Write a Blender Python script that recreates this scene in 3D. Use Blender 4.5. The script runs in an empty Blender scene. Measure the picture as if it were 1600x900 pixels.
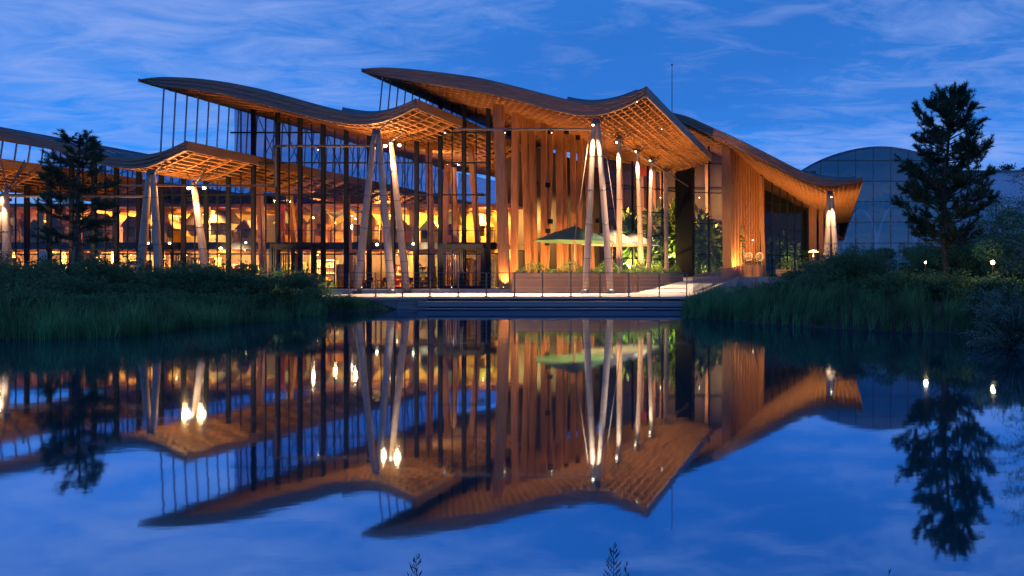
import bpy, math, random
import numpy as np
from mathutils import Vector
random.seed(7); rng = np.random.default_rng(7)
sc = bpy.context.scene
COL = sc.collection
R = math.radians

# ------------------------------------------------------------------ camera
H = 1.69; F = 1000.0; CX = 1300.0; CY = 437.0
cam = bpy.data.cameras.new('camera'); co = bpy.data.objects.new('camera', cam); COL.objects.link(co)
co.location = (0, 0, H); co.rotation_euler = (R(90), 0, 0)
cam.sensor_width = 36; cam.lens = 36 * F / 1600
cam.shift_x = (800 - CX) / 1600; cam.shift_y = (CY - 450) / 1600
cam.clip_end = 6000; cam.clip_start = 0.05
sc.camera = co

# ------------------------------------------------------------------ sky
w = bpy.data.worlds.new('World'); sc.world = w; w.use_nodes = True
nt = w.node_tree; nt.nodes.clear()
def N(t, tree=None, **k):
    n = (tree or nt).nodes.new(t)
    for a, b in k.items(): setattr(n, a, b)
    return n
def L(a, b, tree=None): (tree or nt).links.new(a, b)
out = N('ShaderNodeOutputWorld'); bg = N('ShaderNodeBackground')
L(bg.outputs[0], out.inputs[0])
tc = N('ShaderNodeTexCoord')
sep = N('ShaderNodeSeparateXYZ'); L(tc.outputs['Generated'], sep.inputs[0])
def M(op, a, b=None, c=None, tree=None):
    n = N('ShaderNodeMath', tree, operation=op)
    for i, v in enumerate((a, b, c)):
        if v is None: continue
        if isinstance(v, (int, float)): n.inputs[i].default_value = v
        else: L(v, n.inputs[i], tree)
    return n.outputs[0]
grad = N('ShaderNodeValToRGB')
L(M('MAXIMUM', sep.outputs[2], 0.0), grad.inputs[0])
e = grad.color_ramp.elements
e[0].position = 0; e[0].color = (0.018, 0.25, 0.80, 1)
e[1].position = 0.9; e[1].color = (0.006, 0.035, 0.20, 1)
for p, c in ((0.12, (0.022, 0.20, 0.68, 1)), (0.28, (0.028, 0.15, 0.51, 1)), (0.45, (0.014, 0.11, 0.40, 1))):
    k = grad.color_ramp.elements.new(p); k.color = c
# cloud layer seen in perspective: direction projected on a plane overhead
zz = M('ADD', M('MAXIMUM', sep.outputs[2], 0.0), 0.10)
comb = N('ShaderNodeCombineXYZ')
L(M('DIVIDE', sep.outputs[0], zz), comb.inputs[0]); L(M('DIVIDE', sep.outputs[1], zz), comb.inputs[1])
mp = N('ShaderNodeMapping'); L(comb.outputs[0], mp.inputs[0])
mp.inputs['Rotation'].default_value = (0, 0, R(-24)); mp.inputs['Scale'].default_value = (1.0, 2.0, 1)
mp.inputs['Location'].default_value = (3.1, 1.7, 0)
n1 = N('ShaderNodeTexNoise'); n1.inputs['Scale'].default_value = 3.2; n1.inputs['Detail'].default_value = 6
n1.inputs['Roughness'].default_value = 0.64; n1.inputs['Distortion'].default_value = 0.8
L(mp.outputs[0], n1.inputs['Vector'])
n2 = N('ShaderNodeTexNoise'); n2.inputs['Scale'].default_value = 0.55; n2.inputs['Detail'].default_value = 2
L(mp.outputs[0], n2.inputs['Vector'])
cl = M('MULTIPLY', M('SUBTRACT', M('ADD', M('MULTIPLY', n1.outputs[0], 0.75), M('MULTIPLY', n2.outputs[0], 0.55)), 0.570), 3.6)
clr = N('ShaderNodeClamp'); L(cl, clr.inputs[0])
cf = M('MULTIPLY', clr.outputs[0], 0.66)
mix = N('ShaderNodeMix', data_type='RGBA'); L(cf, mix.inputs[0])
L(grad.outputs[0], mix.inputs[6]); mix.inputs[7].default_value = (0.20, 0.29, 0.60, 1)
# dark side of the clouds
dk = N('ShaderNodeClamp'); L(M('MULTIPLY', M('SUBTRACT', 0.52, n2.outputs[0]), 5.0), dk.inputs[0])
mix2 = N('ShaderNodeMix', data_type='RGBA'); L(M('MULTIPLY', dk.outputs[0], 0.40), mix2.inputs[0])
L(mix.outputs[2], mix2.inputs[6]); mix2.inputs[7].default_value = (0.008, 0.085, 0.36, 1)
# twilight sky model underneath, sun below the horizon
sky = N('ShaderNodeTexSky', sky_type='NISHITA'); sky.sun_disc = False
sky.sun_elevation = R(-4); sky.sun_rotation = R(160)
add = N('ShaderNodeMix', data_type='RGBA', blend_type='ADD'); add.inputs[0].default_value = 0.05
L(mix2.outputs[2], add.inputs[6]); L(sky.outputs[0], add.inputs[7])
L(add.outputs[2], bg.inputs[0]); bg.inputs[1].default_value = 1.12
sc.view_settings.view_transform = 'Standard'; sc.view_settings.look = 'None'
sc.view_settings.exposure = 0.40; sc.view_settings.gamma = 1
try:
    sc.cycles.use_denoising = True; sc.cycles.sample_clamp_indirect = 4; sc.cycles.max_bounces = 7
    sc.cycles.diffuse_bounces = 3; sc.cycles.transparent_max_bounces = 24
    sc.cycles.caustics_reflective = False; sc.cycles.caustics_refractive = False
except Exception: pass

# ------------------------------------------------------------------ materials
def base_mat(name):
    m = bpy.data.materials.new(name); m.use_nodes = True
    return m, m.node_tree, m.node_tree.nodes['Principled BSDF']
def mat(name, c, rough=0.6, metal=0.0, var=0.25, scale=3.0, stretch=(1, 1, 1), bump=0.15, det=4, spec=0.5, rnd=0.0, c2=None):
    m, t, b = base_mat(name)
    b.inputs['Roughness'].default_value = rough; b.inputs['Metallic'].default_value = metal
    b.inputs['Specular IOR Level'].default_value = spec
    g = N('ShaderNodeNewGeometry', t); mpn = N('ShaderNodeMapping', t); L(g.outputs['Position'], mpn.inputs[0], t)
    mpn.inputs['Scale'].default_value = stretch
    ns = N('ShaderNodeTexNoise', t); ns.inputs['Scale'].default_value = scale; ns.inputs['Detail'].default_value = det
    L(mpn.outputs[0], ns.inputs['Vector'], t)
    r = N('ShaderNodeValToRGB', t); L(ns.outputs[0], r.inputs[0], t)
    d = c2 or tuple(v * (1 - 2 * var) for v in c)
    r.color_ramp.elements[0].position = 0.3; r.color_ramp.elements[0].color = (*[max(0, v) for v in d], 1)
    r.color_ramp.elements[1].position = 0.7; r.color_ramp.elements[1].color = (*[min(1, v * (1 + var * .6)) for v in c], 1)
    src = r.outputs[0]
    if rnd:
        hsv = N('ShaderNodeHueSaturation', t); L(src, hsv.inputs['Color'], t)
        L(M('ADD', M('MULTIPLY', g.outputs['Random Per Island'], rnd * 2, tree=t), 1 - rnd, tree=t), hsv.inputs['Value'], t)
        L(M('ADD', M('MULTIPLY', g.outputs['Random Per Island'], -0.05, tree=t), 0.525, tree=t), hsv.inputs['Hue'], t)
        src = hsv.outputs[0]
    L(src, b.inputs['Base Color'], t)
    if bump:
        bp = N('ShaderNodeBump', t); bp.inputs['Strength'].default_value = bump; bp.inputs['Distance'].default_value = 0.03
        L(ns.outputs[0], bp.inputs['Height'], t); L(bp.outputs[0], b.inputs['Normal'], t)
    return m
def translucent(m, f=0.4):
    t = m.node_tree; b = t.nodes['Principled BSDF']; o = next(n for n in t.nodes if n.type == 'OUTPUT_MATERIAL')
    tl = N('ShaderNodeBsdfTranslucent', t); mx = N('ShaderNodeMixShader', t); mx.inputs[0].default_value = f
    L(b.inputs['Base Color'].links[0].from_socket, tl.inputs[0], t); L(b.outputs[0], mx.inputs[1], t); L(tl.outputs[0], mx.inputs[2], t); L(mx.outputs[0], o.inputs[0], t)
    return m
def emit(name, c, s):
    m, t, b = base_mat(name)
    b.inputs['Base Color'].default_value = (*c, 1); b.inputs['Emission Color'].default_value = (*c, 1); b.inputs['Emission Strength'].default_value = s
    return m
def planks(name, c, c2, axis, width, rough=0.55, bump=0.5):
    """boards running perpendicular to `axis`: each board its own tone, dark joint between boards"""
    m, t, b = base_mat(name); b.inputs['Roughness'].default_value = rough
    g = N('ShaderNodeNewGeometry', t); s = N('ShaderNodeSeparateXYZ', t); L(g.outputs['Position'], s.inputs[0], t)
    if axis == 3: v = M('ADD', s.outputs[0], s.outputs[1], tree=t)
    else: v = s.outputs[axis]
    u = M('DIVIDE', v, width, tree=t); fl = M('FLOOR', u, tree=t); fr = M('FRACT', u, tree=t)
    wn = N('ShaderNodeTexWhiteNoise', t, noise_dimensions='1D'); L(fl, wn.inputs['W'], t)
    ns = N('ShaderNodeTexNoise', t); ns.inputs['Scale'].default_value = 2.0; ns.inputs['Detail'].default_value = 5
    mpn = N('ShaderNodeMapping', t); L(g.outputs['Position'], mpn.inputs[0], t)
    st = [0.6, 0.6, 0.6]; st[axis if axis < 3 else 0] = 8
    mpn.inputs['Scale'].default_value = st; L(mpn.outputs[0], ns.inputs['Vector'], t)
    f = M('ADD', M('MULTIPLY', wn.outputs[0], 0.6, tree=t), M('MULTIPLY', ns.outputs[0], 0.5, tree=t), tree=t)
    mx = N('ShaderNodeMix', t, data_type='RGBA'); L(f, mx.inputs[0], t); mx.inputs[6].default_value = (*c2, 1); mx.inputs[7].default_value = (*c, 1)
    j = M('GREATER_THAN', M('ABSOLUTE', M('SUBTRACT', fr, 0.5, tree=t), tree=t), 0.46, tree=t)
    mj = N('ShaderNodeMix', t, data_type='RGBA'); L(j, mj.inputs[0], t); L(mx.outputs[2], mj.inputs[6], t); mj.inputs[7].default_value = (*[x * .15 for x in c2], 1)
    L(mj.outputs[2], b.inputs['Base Color'], t)
    bp = N('ShaderNodeBump', t); bp.inputs['Strength'].default_value = bump; bp.inputs['Distance'].default_value = 0.02
    L(M('SUBTRACT', ns.outputs[0], j, tree=t), bp.inputs['Height'], t); L(bp.outputs[0], b.inputs['Normal'], t)
    return m
def glass(name, tint, refl=1.0, dark=0.0):
    m = bpy.data.materials.new(name); m.use_nodes = True; t = m.node_tree; t.nodes.clear()
    o = N('ShaderNodeOutputMaterial', t); tr = N('ShaderNodeBsdfTransparent', t); tr.inputs[0].default_value = (*tint, 1)
    gl = N('ShaderNodeBsdfGlossy', t); gl.inputs['Roughness'].default_value = 0.02; gl.inputs[0].default_value = (0.9, 0.95, 1, 1)
    fr = N('ShaderNodeFresnel', t); fr.inputs[0].default_value = 1.5
    g = N('ShaderNodeNewGeometry', t)
    ns = N('ShaderNodeTexNoise', t); ns.inputs['Scale'].default_value = 0.35; L(g.outputs['Position'], ns.inputs['Vector'], t)
    bp = N('ShaderNodeBump', t); bp.inputs['Strength'].default_value = 0.05; bp.inputs['Distance'].default_value = 0.3; L(ns.outputs[0], bp.inputs['Height'], t); L(bp.outputs[0], gl.inputs['Normal'], t)
    mx = N('ShaderNodeMixShader', t); L(M('MINIMUM', M('ADD', M('MULTIPLY', fr.outputs[0], 1.6 * refl, tree=t), dark, tree=t), 1.0, tree=t), mx.inputs[0], t)
    L(tr.outputs[0], mx.inputs[1], t); L(gl.outputs[0], mx.inputs[2], t); L(mx.outputs[0], o.inputs[0], t)
    return m

WOODH = mat('larch beam wood', (0.28, 0.165, 0.12), 0.55, var=0.2, scale=2.2, stretch=(0.5, 0.5, 9), bump=0.25)
WOODV = mat('larch fin wood', (0.36, 0.15, 0.05), 0.55, var=0.22, scale=2.0, stretch=(7, 7, 0.35), bump=0.3)
LATT = mat('lattice batten wood', (0.42, 0.19, 0.075), 0.6, var=0.15, scale=1.5, bump=0.1)
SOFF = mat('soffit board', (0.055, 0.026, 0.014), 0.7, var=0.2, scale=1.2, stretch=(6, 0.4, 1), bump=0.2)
LOG = mat('peeled log', (0.42, 0.29, 0.21), 0.5, var=0.12, scale=3.0, stretch=(5, 5, 0.25), bump=0.35)
METAL = mat('zinc roof', (0.10, 0.16, 0.20), 0.42, metal=0.7, var=0.12, scale=0.8, bump=0.05)
STEEL = mat('painted steel', (0.10, 0.10, 0.12), 0.4, metal=0.6, var=0.1, bump=0.05)
PIPE = mat('galvanised tube', (0.20, 0.14, 0.11), 0.6, metal=0.0, var=0.1, bump=0.05)
POST = mat('dark stained post', (0.018, 0.023, 0.040), 0.8, spec=0.05, var=0.2, stretch=(6, 6, .4), bump=0.1)
DARK = mat('dark panel', (0.004, 0.003, 0.004), 0.6, var=0.1, spec=0.2, bump=0.0)
ROD = mat('steel rod', (0.16, 0.20, 0.30), 0.35, metal=0.8, var=0.05, bump=0)
GLASS = glass('clear facade glass', (0.97, 0.95, 0.90), 0.30)
GLASSD = glass('dark facade glass', (0.80, 0.78, 0.66), 0.3)
GLASSG = glass('greenhouse glass', (0.55, 0.70, 0.92), 1.0, 0.10)
DECK = planks('deck boards', (0.52, 0.44, 0.38), (0.38, 0.31, 0.26), 1, 0.16)
STEP = planks('step boards', (0.30, 0.29, 0.30), (0.17, 0.17, 0.19), 2, 0.10)
SIDE = planks('deck side boards', (0.34, 0.30, 0.28), (0.20, 0.18, 0.18), 2, 0.22)
CLAD = planks('timber cladding', (0.38, 0.16, 0.055), (0.20, 0.08, 0.03), 3, 0.45)
PLANT = planks('planter boards', (0.30, 0.17, 0.11), (0.19, 0.10, 0.065), 2, 0.30)
FLOORM = mat('interior floor', (0.30, 0.20, 0.12), 0.35, var=0.15, scale=2, bump=0.0)
PLAST = mat('ochre plaster', (0.62, 0.36, 0.08), 0.8, var=0.25, scale=0.7, bump=0.1)
LEAF = mat('shrub leaf', (0.09, 0.21, 0.09), 0.65, var=0.2, scale=0.6, bump=0, rnd=0.40, spec=0.15)
LEAFW = mat('willow leaf', (0.17, 0.32, 0.24), 0.5, var=0.2, scale=1.5, bump=0, rnd=0.4, spec=0.4)
NEED = mat('pine needle', (0.055, 0.12, 0.07), 0.6, var=0.2, scale=2, bump=0, rnd=0.4, spec=0.3)
REED = mat('reed blade', (0.11, 0.32, 0.11), 0.5, var=0.4, scale=0.8, bump=0, rnd=0.45, spec=0.4)
DRY = mat('dry reed', (0.17, 0.15, 0.11), 0.6, var=0.2, bump=0, rnd=0.3)
BARK = mat('bark', (0.10, 0.075, 0.06), 0.9, var=0.3, scale=4, stretch=(3, 3, 1), bump=0.6)
LUSH = mat('tropical leaf', (0.16, 0.26, 0.05), 0.45, var=0.3, scale=1.2, bump=0, rnd=0.5)
for m_ in (LEAF, LEAFW, REED, LUSH, NEED): translucent(m_)
EARTH = mat('bank earth', (0.035, 0.04, 0.025), 0.95, var=0.35, scale=0.7, bump=0.5)
GREENC = mat('green umbrella canvas', (0.05, 0.125, 0.075), 0.85, var=0.1, scale=1, bump=0.05)
CREAM = mat('cream umbrella canvas', (0.62, 0.60, 0.45), 0.85, var=0.1, scale=1, bump=0.05)
BULB = emit('lamp bulb', (1.0, 0.72, 0.38), 9)
BULBB = emit('bright lamp bulb', (1.0, 0.78, 0.48), 26)
SHADE = emit('glowing lamp shade', (1.0, 0.60, 0.22), 3.2)
WICK = mat('woven wicker', (0.45, 0.32, 0.18), 0.7, var=0.3, scale=20, bump=0.3)
SAILM = mat('sail cloth', (0.75, 0.62, 0.45), 0.9, var=0.08, bump=0.05)
STONE = mat('pale concrete', (0.50, 0.45, 0.40), 0.7, var=0.15, scale=1.5, bump=0.1)
def sm(name, c, **k): return mat(name, c, 0.6, var=0.15, scale=1.5, bump=0.05, **k)
COLS = [sm('red paint', (0.42, 0.06, 0.03)), sm('mustard paint', (0.62, 0.36, 0.06)), sm('orange paint', (0.60, 0.20, 0.04)), sm('brown board', (0.17, 0.085, 0.04)), sm('cream paint', (0.66, 0.52, 0.32)), sm('plum paint', (0.22, 0.08, 0.09)), sm('olive paint', (0.25, 0.22, 0.06)), sm('dark stained board', (0.035, 0.018, 0.010)), sm('deep green', (0.04, 0.05, 0.02))]

# ------------------------------------------------------------------ helpers
def P(px, py, Y): return Vector(((px - CX) / F * Y, Y, H + (CY - py) / F * Y))
def X(px, Y): return (px - CX) / F * Y
def Z(py, Y): return H + (CY - py) / F * Y
def wloc(o):
    v = Vector((0, 0, 0))
    while o: v += o.location; o = o.parent
    return v
class MB:
    def __init__(s): s.v = []; s.f = []; s.n = 0
    def add(s, vs, fs):
        s.f += [tuple(i + s.n for i in f) for f in fs]; s.v += [tuple(p) for p in vs]; s.n += len(vs); return s
    def box(s, x0, x1, y0, y1, z0, z1):
        return s.add([(x, y, z) for z in (z0, z1) for x, y in ((x0, y0), (x1, y0), (x1, y1), (x0, y1))],
              [(3, 2, 1, 0), (4, 5, 6, 7), (0, 1, 5, 4), (1, 2, 6, 5), (2, 3, 7, 6), (3, 0, 4, 7)])
    def bar(s, a, b, w_, h_=None, up=(0, 0, 1), w2=None):
        a = Vector(a); b = Vector(b); h_ = h_ or w_; d = (b - a).normalized(); up = Vector(up)
        if abs(d.dot(up)) > 0.98: up = Vector((0, 1, 0))
        r = d.cross(up).normalized(); u = r.cross(d); vs = []
        for p, ww in ((a, w_), (b, w2 or w_)):
            for i, j in ((-1, -1), (1, -1), (1, 1), (-1, 1)): vs.append(p + r * i * ww / 2 + u * j * h_ / 2)
        return s.add(vs, [(3, 2, 1, 0), (4, 5, 6, 7), (0, 1, 5, 4), (1, 2, 6, 5), (2, 3, 7, 6), (3, 0, 4, 7)])
    def tube(s, pts, rad, n=10, cap=True):
        pts = [Vector(p) for p in pts]; k = len(pts); base = s.n; vs = []
        if not hasattr(rad, '__len__'): rad = [rad] * k
        for i, p in enumerate(pts):
            d = (pts[min(i + 1, k - 1)] - pts[max(i - 1, 0)]).normalized()
            up = Vector((0, 0, 1)) if abs(d.z) < 0.95 else Vector((0, 1, 0))
            r = d.cross(up).normalized(); u = r.cross(d)
            for j in range(n):
                a = 2 * math.pi * j / n; vs.append(p + (r * math.cos(a) + u * math.sin(a)) * rad[i])
        fs = [(i * n + j, i * n + (j + 1) % n, (i + 1) * n + (j + 1) % n, (i + 1) * n + j) for i in range(k - 1) for j in range(n)]
        if cap: fs += [tuple(range(n))[::-1], tuple((k - 1) * n + j for j in range(n))]
        return s.add(vs, fs)
    def lathe(s, c, prof, n=16):
        c = Vector(c); vs = []; k = len(prof)
        for r, z in prof:
            for j in range(n): a = 2 * math.pi * j / n; vs.append(c + Vector((r * math.cos(a), r * math.sin(a), z)))
        fs = [(i * n + j, i * n + (j + 1) % n, (i + 1) * n + (j + 1) % n, (i + 1) * n + j) for i in range(k - 1) for j in range(n)]
        fs += [tuple(range(n))[::-1], tuple((k - 1) * n + j for j in range(n))]
        return s.add(vs, fs)
    def ball(s, c, r, n=10):
        return s.lathe(c, [(max(1e-3, r * math.sin(math.pi * i / 8)), -r * math.cos(math.pi * i / 8)) for i in range(9)], n)
    def build(s, name, m, parent=None, smooth=False, bevel=0):
        off = wloc(parent) if parent else Vector((0, 0, 0))
        me = bpy.data.meshes.new(name); me.from_pydata([(p[0] - off.x, p[1] - off.y, p[2] - off.z) for p in s.v], [], s.f)
        me.materials.append(m)
        if smooth:
            me.polygons.foreach_set('use_smooth', [True] * len(me.polygons))
        o = bpy.data.objects.new(name, me); COL.objects.link(o)
        if parent: o.parent = parent
        if bevel:
            b = o.modifiers.new('b', 'BEVEL'); b.width = bevel; b.segments = 1
        return o
def tag(o, label=None, cat=None, group=None, kind=None):
    for k, v in (('label', label), ('category', cat), ('group', group), ('kind', kind)):
        if v: o[k] = v
    return o
def empty(name, loc, label=None, cat=None, group=None):
    o = bpy.data.objects.new(name, None); COL.objects.link(o); o.location = loc; o.empty_display_size = 0.3
    return tag(o, label, cat, group)
def struct(name, mb, m): return tag(mb.build(name, m), kind='structure')
def copy_tree(o, loc, rz=0, sc_=1.0, label=None):
    c = o.copy(); COL.objects.link(c); c.location = loc; c.rotation_euler = (0, 0, rz); c.scale = (sc_,) * 3
    if label: c['label'] = label
    for ch in o.children:
        d = ch.copy(); COL.objects.link(d); d.parent = c
        for g in ch.children:
            h = g.copy(); COL.objects.link(h); h.parent = d
    return c
def light(kind, loc, power, color=(1, 0.56, 0.24), parent=None, radius=0.12, aim=None, cone=70, blend=0.6, name='lamp_light'):
    l = bpy.data.lights.new(name, kind); l.energy = power; l.color = color; l.shadow_soft_size = radius
    o = bpy.data.objects.new(name, l); COL.objects.link(o)
    off = wloc(parent) if parent else Vector((0, 0, 0))
    if parent: o.parent = parent
    o.location = Vector(loc) - off
    if kind == 'SPOT':
        l.spot_size = R(cone); l.spot_blend = blend
        o.rotation_euler = (Vector(aim) - Vector(loc)).to_track_quat('-Z', 'Y').to_euler()
    return o
def nmesh(name, V, Q, m, parent=None, m_idx=None, off=None):
    """numpy quads/tris -> object"""
    if parent is not None: V = V - np.array(wloc(parent))
    me = bpy.data.meshes.new(name); me.vertices.add(len(V)); me.vertices.foreach_set('co', V.astype(np.float32).ravel())
    k = Q.shape[1]; me.loops.add(Q.size); me.loops.foreach_set('vertex_index', Q.astype(np.int32).ravel())
    me.polygons.add(len(Q)); me.polygons.foreach_set('loop_start', np.arange(0, Q.size, k, dtype=np.int32)); me.polygons.foreach_set('loop_total', np.full(len(Q), k, dtype=np.int32))
    me.update(calc_edges=True); me.materials.append(m)
    o = bpy.data.objects.new(name, me); COL.objects.link(o)
    if parent: o.parent = parent
    return o
def leaves(C, size, width=0.5, up=0.3, n_dir=None):
    """quads (diamond leaves) at centres C"""
    n = len(C); d = rng.normal(size=(n, 3)) if n_dir is None else n_dir; d[:, 2] += up; d /= np.linalg.norm(d, axis=1)[:, None]
    r = np.cross(d, rng.normal(size=(n, 3))); r /= np.linalg.norm(r, axis=1)[:, None]
    s = (size * rng.uniform(0.6, 1.3, n))[:, None]
    V = np.stack([C - d * s * .5, C + r * s * width * .5, C + d * s * .5, C - r * s * width * .5], 1).reshape(-1, 3)
    return V, np.arange(4 * n).reshape(-1, 4)
def blades(B, Hh, lean, wd):
    """arching grass blades from base points B (n,3), heights Hh, lean vectors (n,2)"""
    n = len(B); segs = 4; V = np.zeros((n, segs + 1, 2, 3)); a = rng.uniform(0, math.pi, n); r = np.stack([np.cos(a), np.sin(a) * .4, 0 * a], 1)
    for i in range(segs + 1):
        t = i / segs; c = B.copy(); c[:, 2] += Hh * (t - 0.25 * t ** 3 * np.linalg.norm(lean, axis=1)); c[:, :2] += lean * (t ** 2)[..., None] * Hh[:, None] if False else lean * (t ** 2) * Hh[:, None]
        ww = (wd * (1 - t * .88))[:, None] if hasattr(wd, '__len__') else wd * (1 - t * .88)
        V[:, i, 0] = c - r * ww / 2; V[:, i, 1] = c + r * ww / 2
    idx = np.arange(n)[:, None, None] * (segs + 1) * 2 + np.arange(segs)[None, :, None] * 2 + np.array([0, 1, 3, 2])[None, None]
    return V.reshape(-1, 3), idx.reshape(-1, 4)

# ------------------------------------------------------------------ ground and water
POND = [(-90, 6), (-40, 13.5), (-22.9, 17.6), (-24.3, 21.7), (-25.0, 26.5), (-26.9, 31.4), (-26.0, 32.4), (-25.0, 33.6), (-24.95, 36.4), (-24.9, 39.5), (-8.3, 39.5), (-8.0, 36.2), (-7.2, 31.5), (-6.6, 28.7), (-2.4, 24.1), (2.04, 20.4), (5.0, 19.7), (5.3, 16), (4.3, 13.2), (4.4, 11), (5.5, 7), (5, 2.6), (0, 1.1), (-10, 1.1), (-60, 1), (-90, 1)]
PA = np.array(POND)
def pond_sd(x, y):
    """signed distance, negative in the pond"""
    p = np.stack([x, y], -1); best = np.full(x.shape, 1e9); ins = np.zeros(x.shape, bool)
    for i in range(len(PA)):
        a = PA[i]; b = PA[(i + 1) % len(PA)]; ab = b - a
        t = np.clip(((p - a) @ ab) / (ab @ ab), 0, 1); d = np.linalg.norm(p - a - t[..., None] * ab, axis=-1); best = np.minimum(best, d)
        c = (a[1] > p[..., 1]) != (b[1] > p[..., 1])
        with np.errstate(divide='ignore', invalid='ignore'):
            xi = (b[0] - a[0]) * (p[..., 1] - a[1]) / (b[1] - a[1] if b[1] != a[1] else 1e-9) + a[0]
        ins ^= c & (p[..., 0] < xi)
    return np.where(ins, -best, best)
def ground_z(x, y):
    x = np.asarray(x, float); y = np.asarray(y, float); d = pond_sd(x, y)
    z = np.where(d < 0, np.maximum(-1.2, 0.7 * d + 0.02), 0.06 + 0.62 * (1 - np.exp(-np.maximum(d, 0) / 1.6)))
    right = 1 / (1 + np.exp(-(x + 1.8) / 1.3)); k = right * (1 - np.exp(-np.maximum(d, 0) / 14)) * np.clip((y - 10) / 10, 0, 1)
    z = z + np.where(d > 0, 1.9 * k, 0)
    z = z + np.where(d > 0.4, 0.05 * np.sin(x * 1.3) * np.sin(y * 1.1 + x), 0)
    bld = (y > 36.3) & (x > -88) & (x < -8.3) & (y < 130)
    return np.where(bld, np.minimum(z, 0.52), z)
gx = np.unique(np.concatenate([np.linspace(-3000, -140, 8), np.linspace(-140, -30, 45), np.linspace(-30, 15, 120), np.linspace(15, 80, 26), np.linspace(80, 3000, 8)]))
gy = np.unique(np.concatenate([np.linspace(-600, -10, 5), np.linspace(-10, 36, 130), np.linspace(36, 160, 50), np.linspace(160, 4000, 10)]))
GX, GY = np.meshgrid(gx, gy); GZ = ground_z(GX, GY)
V = np.stack([GX, GY, GZ], -1).reshape(-1, 3); nx = len(gx)
I = (np.arange(len(gy) - 1)[:, None] * nx + np.arange(nx - 1)[None]).reshape(-1)
Q = np.stack([I, I + 1, I + nx + 1, I + nx], 1)
g = nmesh('ground', V, Q, EARTH); tag(g, kind='structure'); g.data.polygons.foreach_set('use_smooth', [True] * len(Q))

wm = bpy.data.materials.new('pond water'); wm.use_nodes = True; t = wm.node_tree; t.nodes.clear()
o_ = N('ShaderNodeOutputMaterial', t); gl = N('ShaderNodeBsdfGlossy', t); df = N('ShaderNodeBsdfDiffuse', t)
gl.inputs[0].default_value = (0.54, 0.72, 0.92, 1); gl.inputs['Roughness'].default_value = 0.036; df.inputs[0].default_value = (0.010, 0.085, 0.11, 1)
lw = N('ShaderNodeFresnel', t); lw.inputs[0].default_value = 2.2
mx = N('ShaderNodeMixShader', t); L(M('MINIMUM', M('ADD', M('MULTIPLY', lw.outputs[0], 0.6, tree=t), 0.54, tree=t), 0.90, tree=t), mx.inputs[0], t)
L(df.outputs[0], mx.inputs[1], t); L(gl.outputs[0], mx.inputs[2], t); L(mx.outputs[0], o_.inputs[0], t)
g_ = N('ShaderNodeNewGeometry', t); mpn = N('ShaderNodeMapping', t); L(g_.outputs['Position'], mpn.inputs[0], t); mpn.inputs['Scale'].default_value = (1.2, 2.6, 1)
ns = N('ShaderNodeTexNoise', t); ns.inputs['Scale'].default_value = 1.6; ns.inputs['Detail'].default_value = 3; L(mpn.outputs[0], ns.inputs['Vector'], t)
bp = N('ShaderNodeBump', t); bp.inputs['Strength'].default_value = 0.022; bp.inputs['Distance'].default_value = 0.02; L(ns.outputs[0], bp.inputs['Height'], t); L(bp.outputs[0], gl.inputs['Normal'], t)
m = MB(); m.add([(-140, -8, 0), (30, -8, 0), (30, 40, 0), (-140, 40, 0)], [(0, 1, 2, 3)])
struct('pond_water', m, wm)

# ------------------------------------------------------------------ deck, steps
DZ = 0.92
def prism(mb, poly, z0, z1):
    n = len(poly); zt = z1 if hasattr(z1, '__len__') else [z1] * n
    return mb.add([(x, y, z0) for x, y in poly] + [(p[0], p[1], zt[i]) for i, p in enumerate(poly)],
           [tuple(range(n))[::-1], tuple(range(n, 2 * n))] + [(i, (i + 1) % n, n + (i + 1) % n, n + i) for i in range(n)])
DK = 0.675
m = MB(); prism(m, [(-29.6, 36.6), (-24.85, 36.6), (-23.85, 37.8), (-8.62, 37.8), (-9.05, 42), (-9.2, 50.2), (-34, 50.2), (-34, 38.2), (-29.6, 38.2)], 0.55, DK); struct('deck', m, DECK)
m = MB(); prism(m, [(-88, 50.203), (-9.25, 50.203), (-9.3, 52), (-14.5, 52), (-14.5, 100), (-88, 100)], 0.40, DZ - 0.004); struct('terrace_paving', m, STONE)
m = MB(); m.add([(-17, 48.9, DK + .006), (-8.9, 42.5, DK + .006), (-9.6, 66, 2.0), (-17.3, 72, 2.0), (2, 66, 2.0), (6, 110, 2.0), (-17.3, 110, 2.0), (-8.9, 42.5, 0.1), (-9.6, 66, 0.1), (2, 66, .1)],
             [(0, 1, 2, 3), (3, 2, 4, 5, 6), (1, 7, 8, 2), (2, 8, 9, 4)]); struct('ramp_path', m, STONE)
m = MB(); m.box(-29.5, -24.95, 36.64, 36.72, -0.4, 0.548); m.add([(-24.93, 36.66, -0.4), (-23.93, 37.86, -0.4), (-23.93, 37.86, 0.548), (-24.93, 36.66, 0.548)], [(0, 1, 2, 3)])
struct('deck_side', m, SIDE)
m = MB(); m.box(-24.1, -8.45, 37.2, 37.88, 0.12, 0.43); struct('deck_step', m, STEP)
m = MB(); m.box(-24.4, -8.2, 36.75, 37.3, -0.25, 0.045); struct('deck_step', m, STEP)
m = MB(); m.box(-23.9, -8.65, 37.9, 37.98, -0.3, 0.54); struct('overhang_shade_riser', m, DARK)  # riser coloured near-black to stand for the shade under the deck overhang

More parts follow.
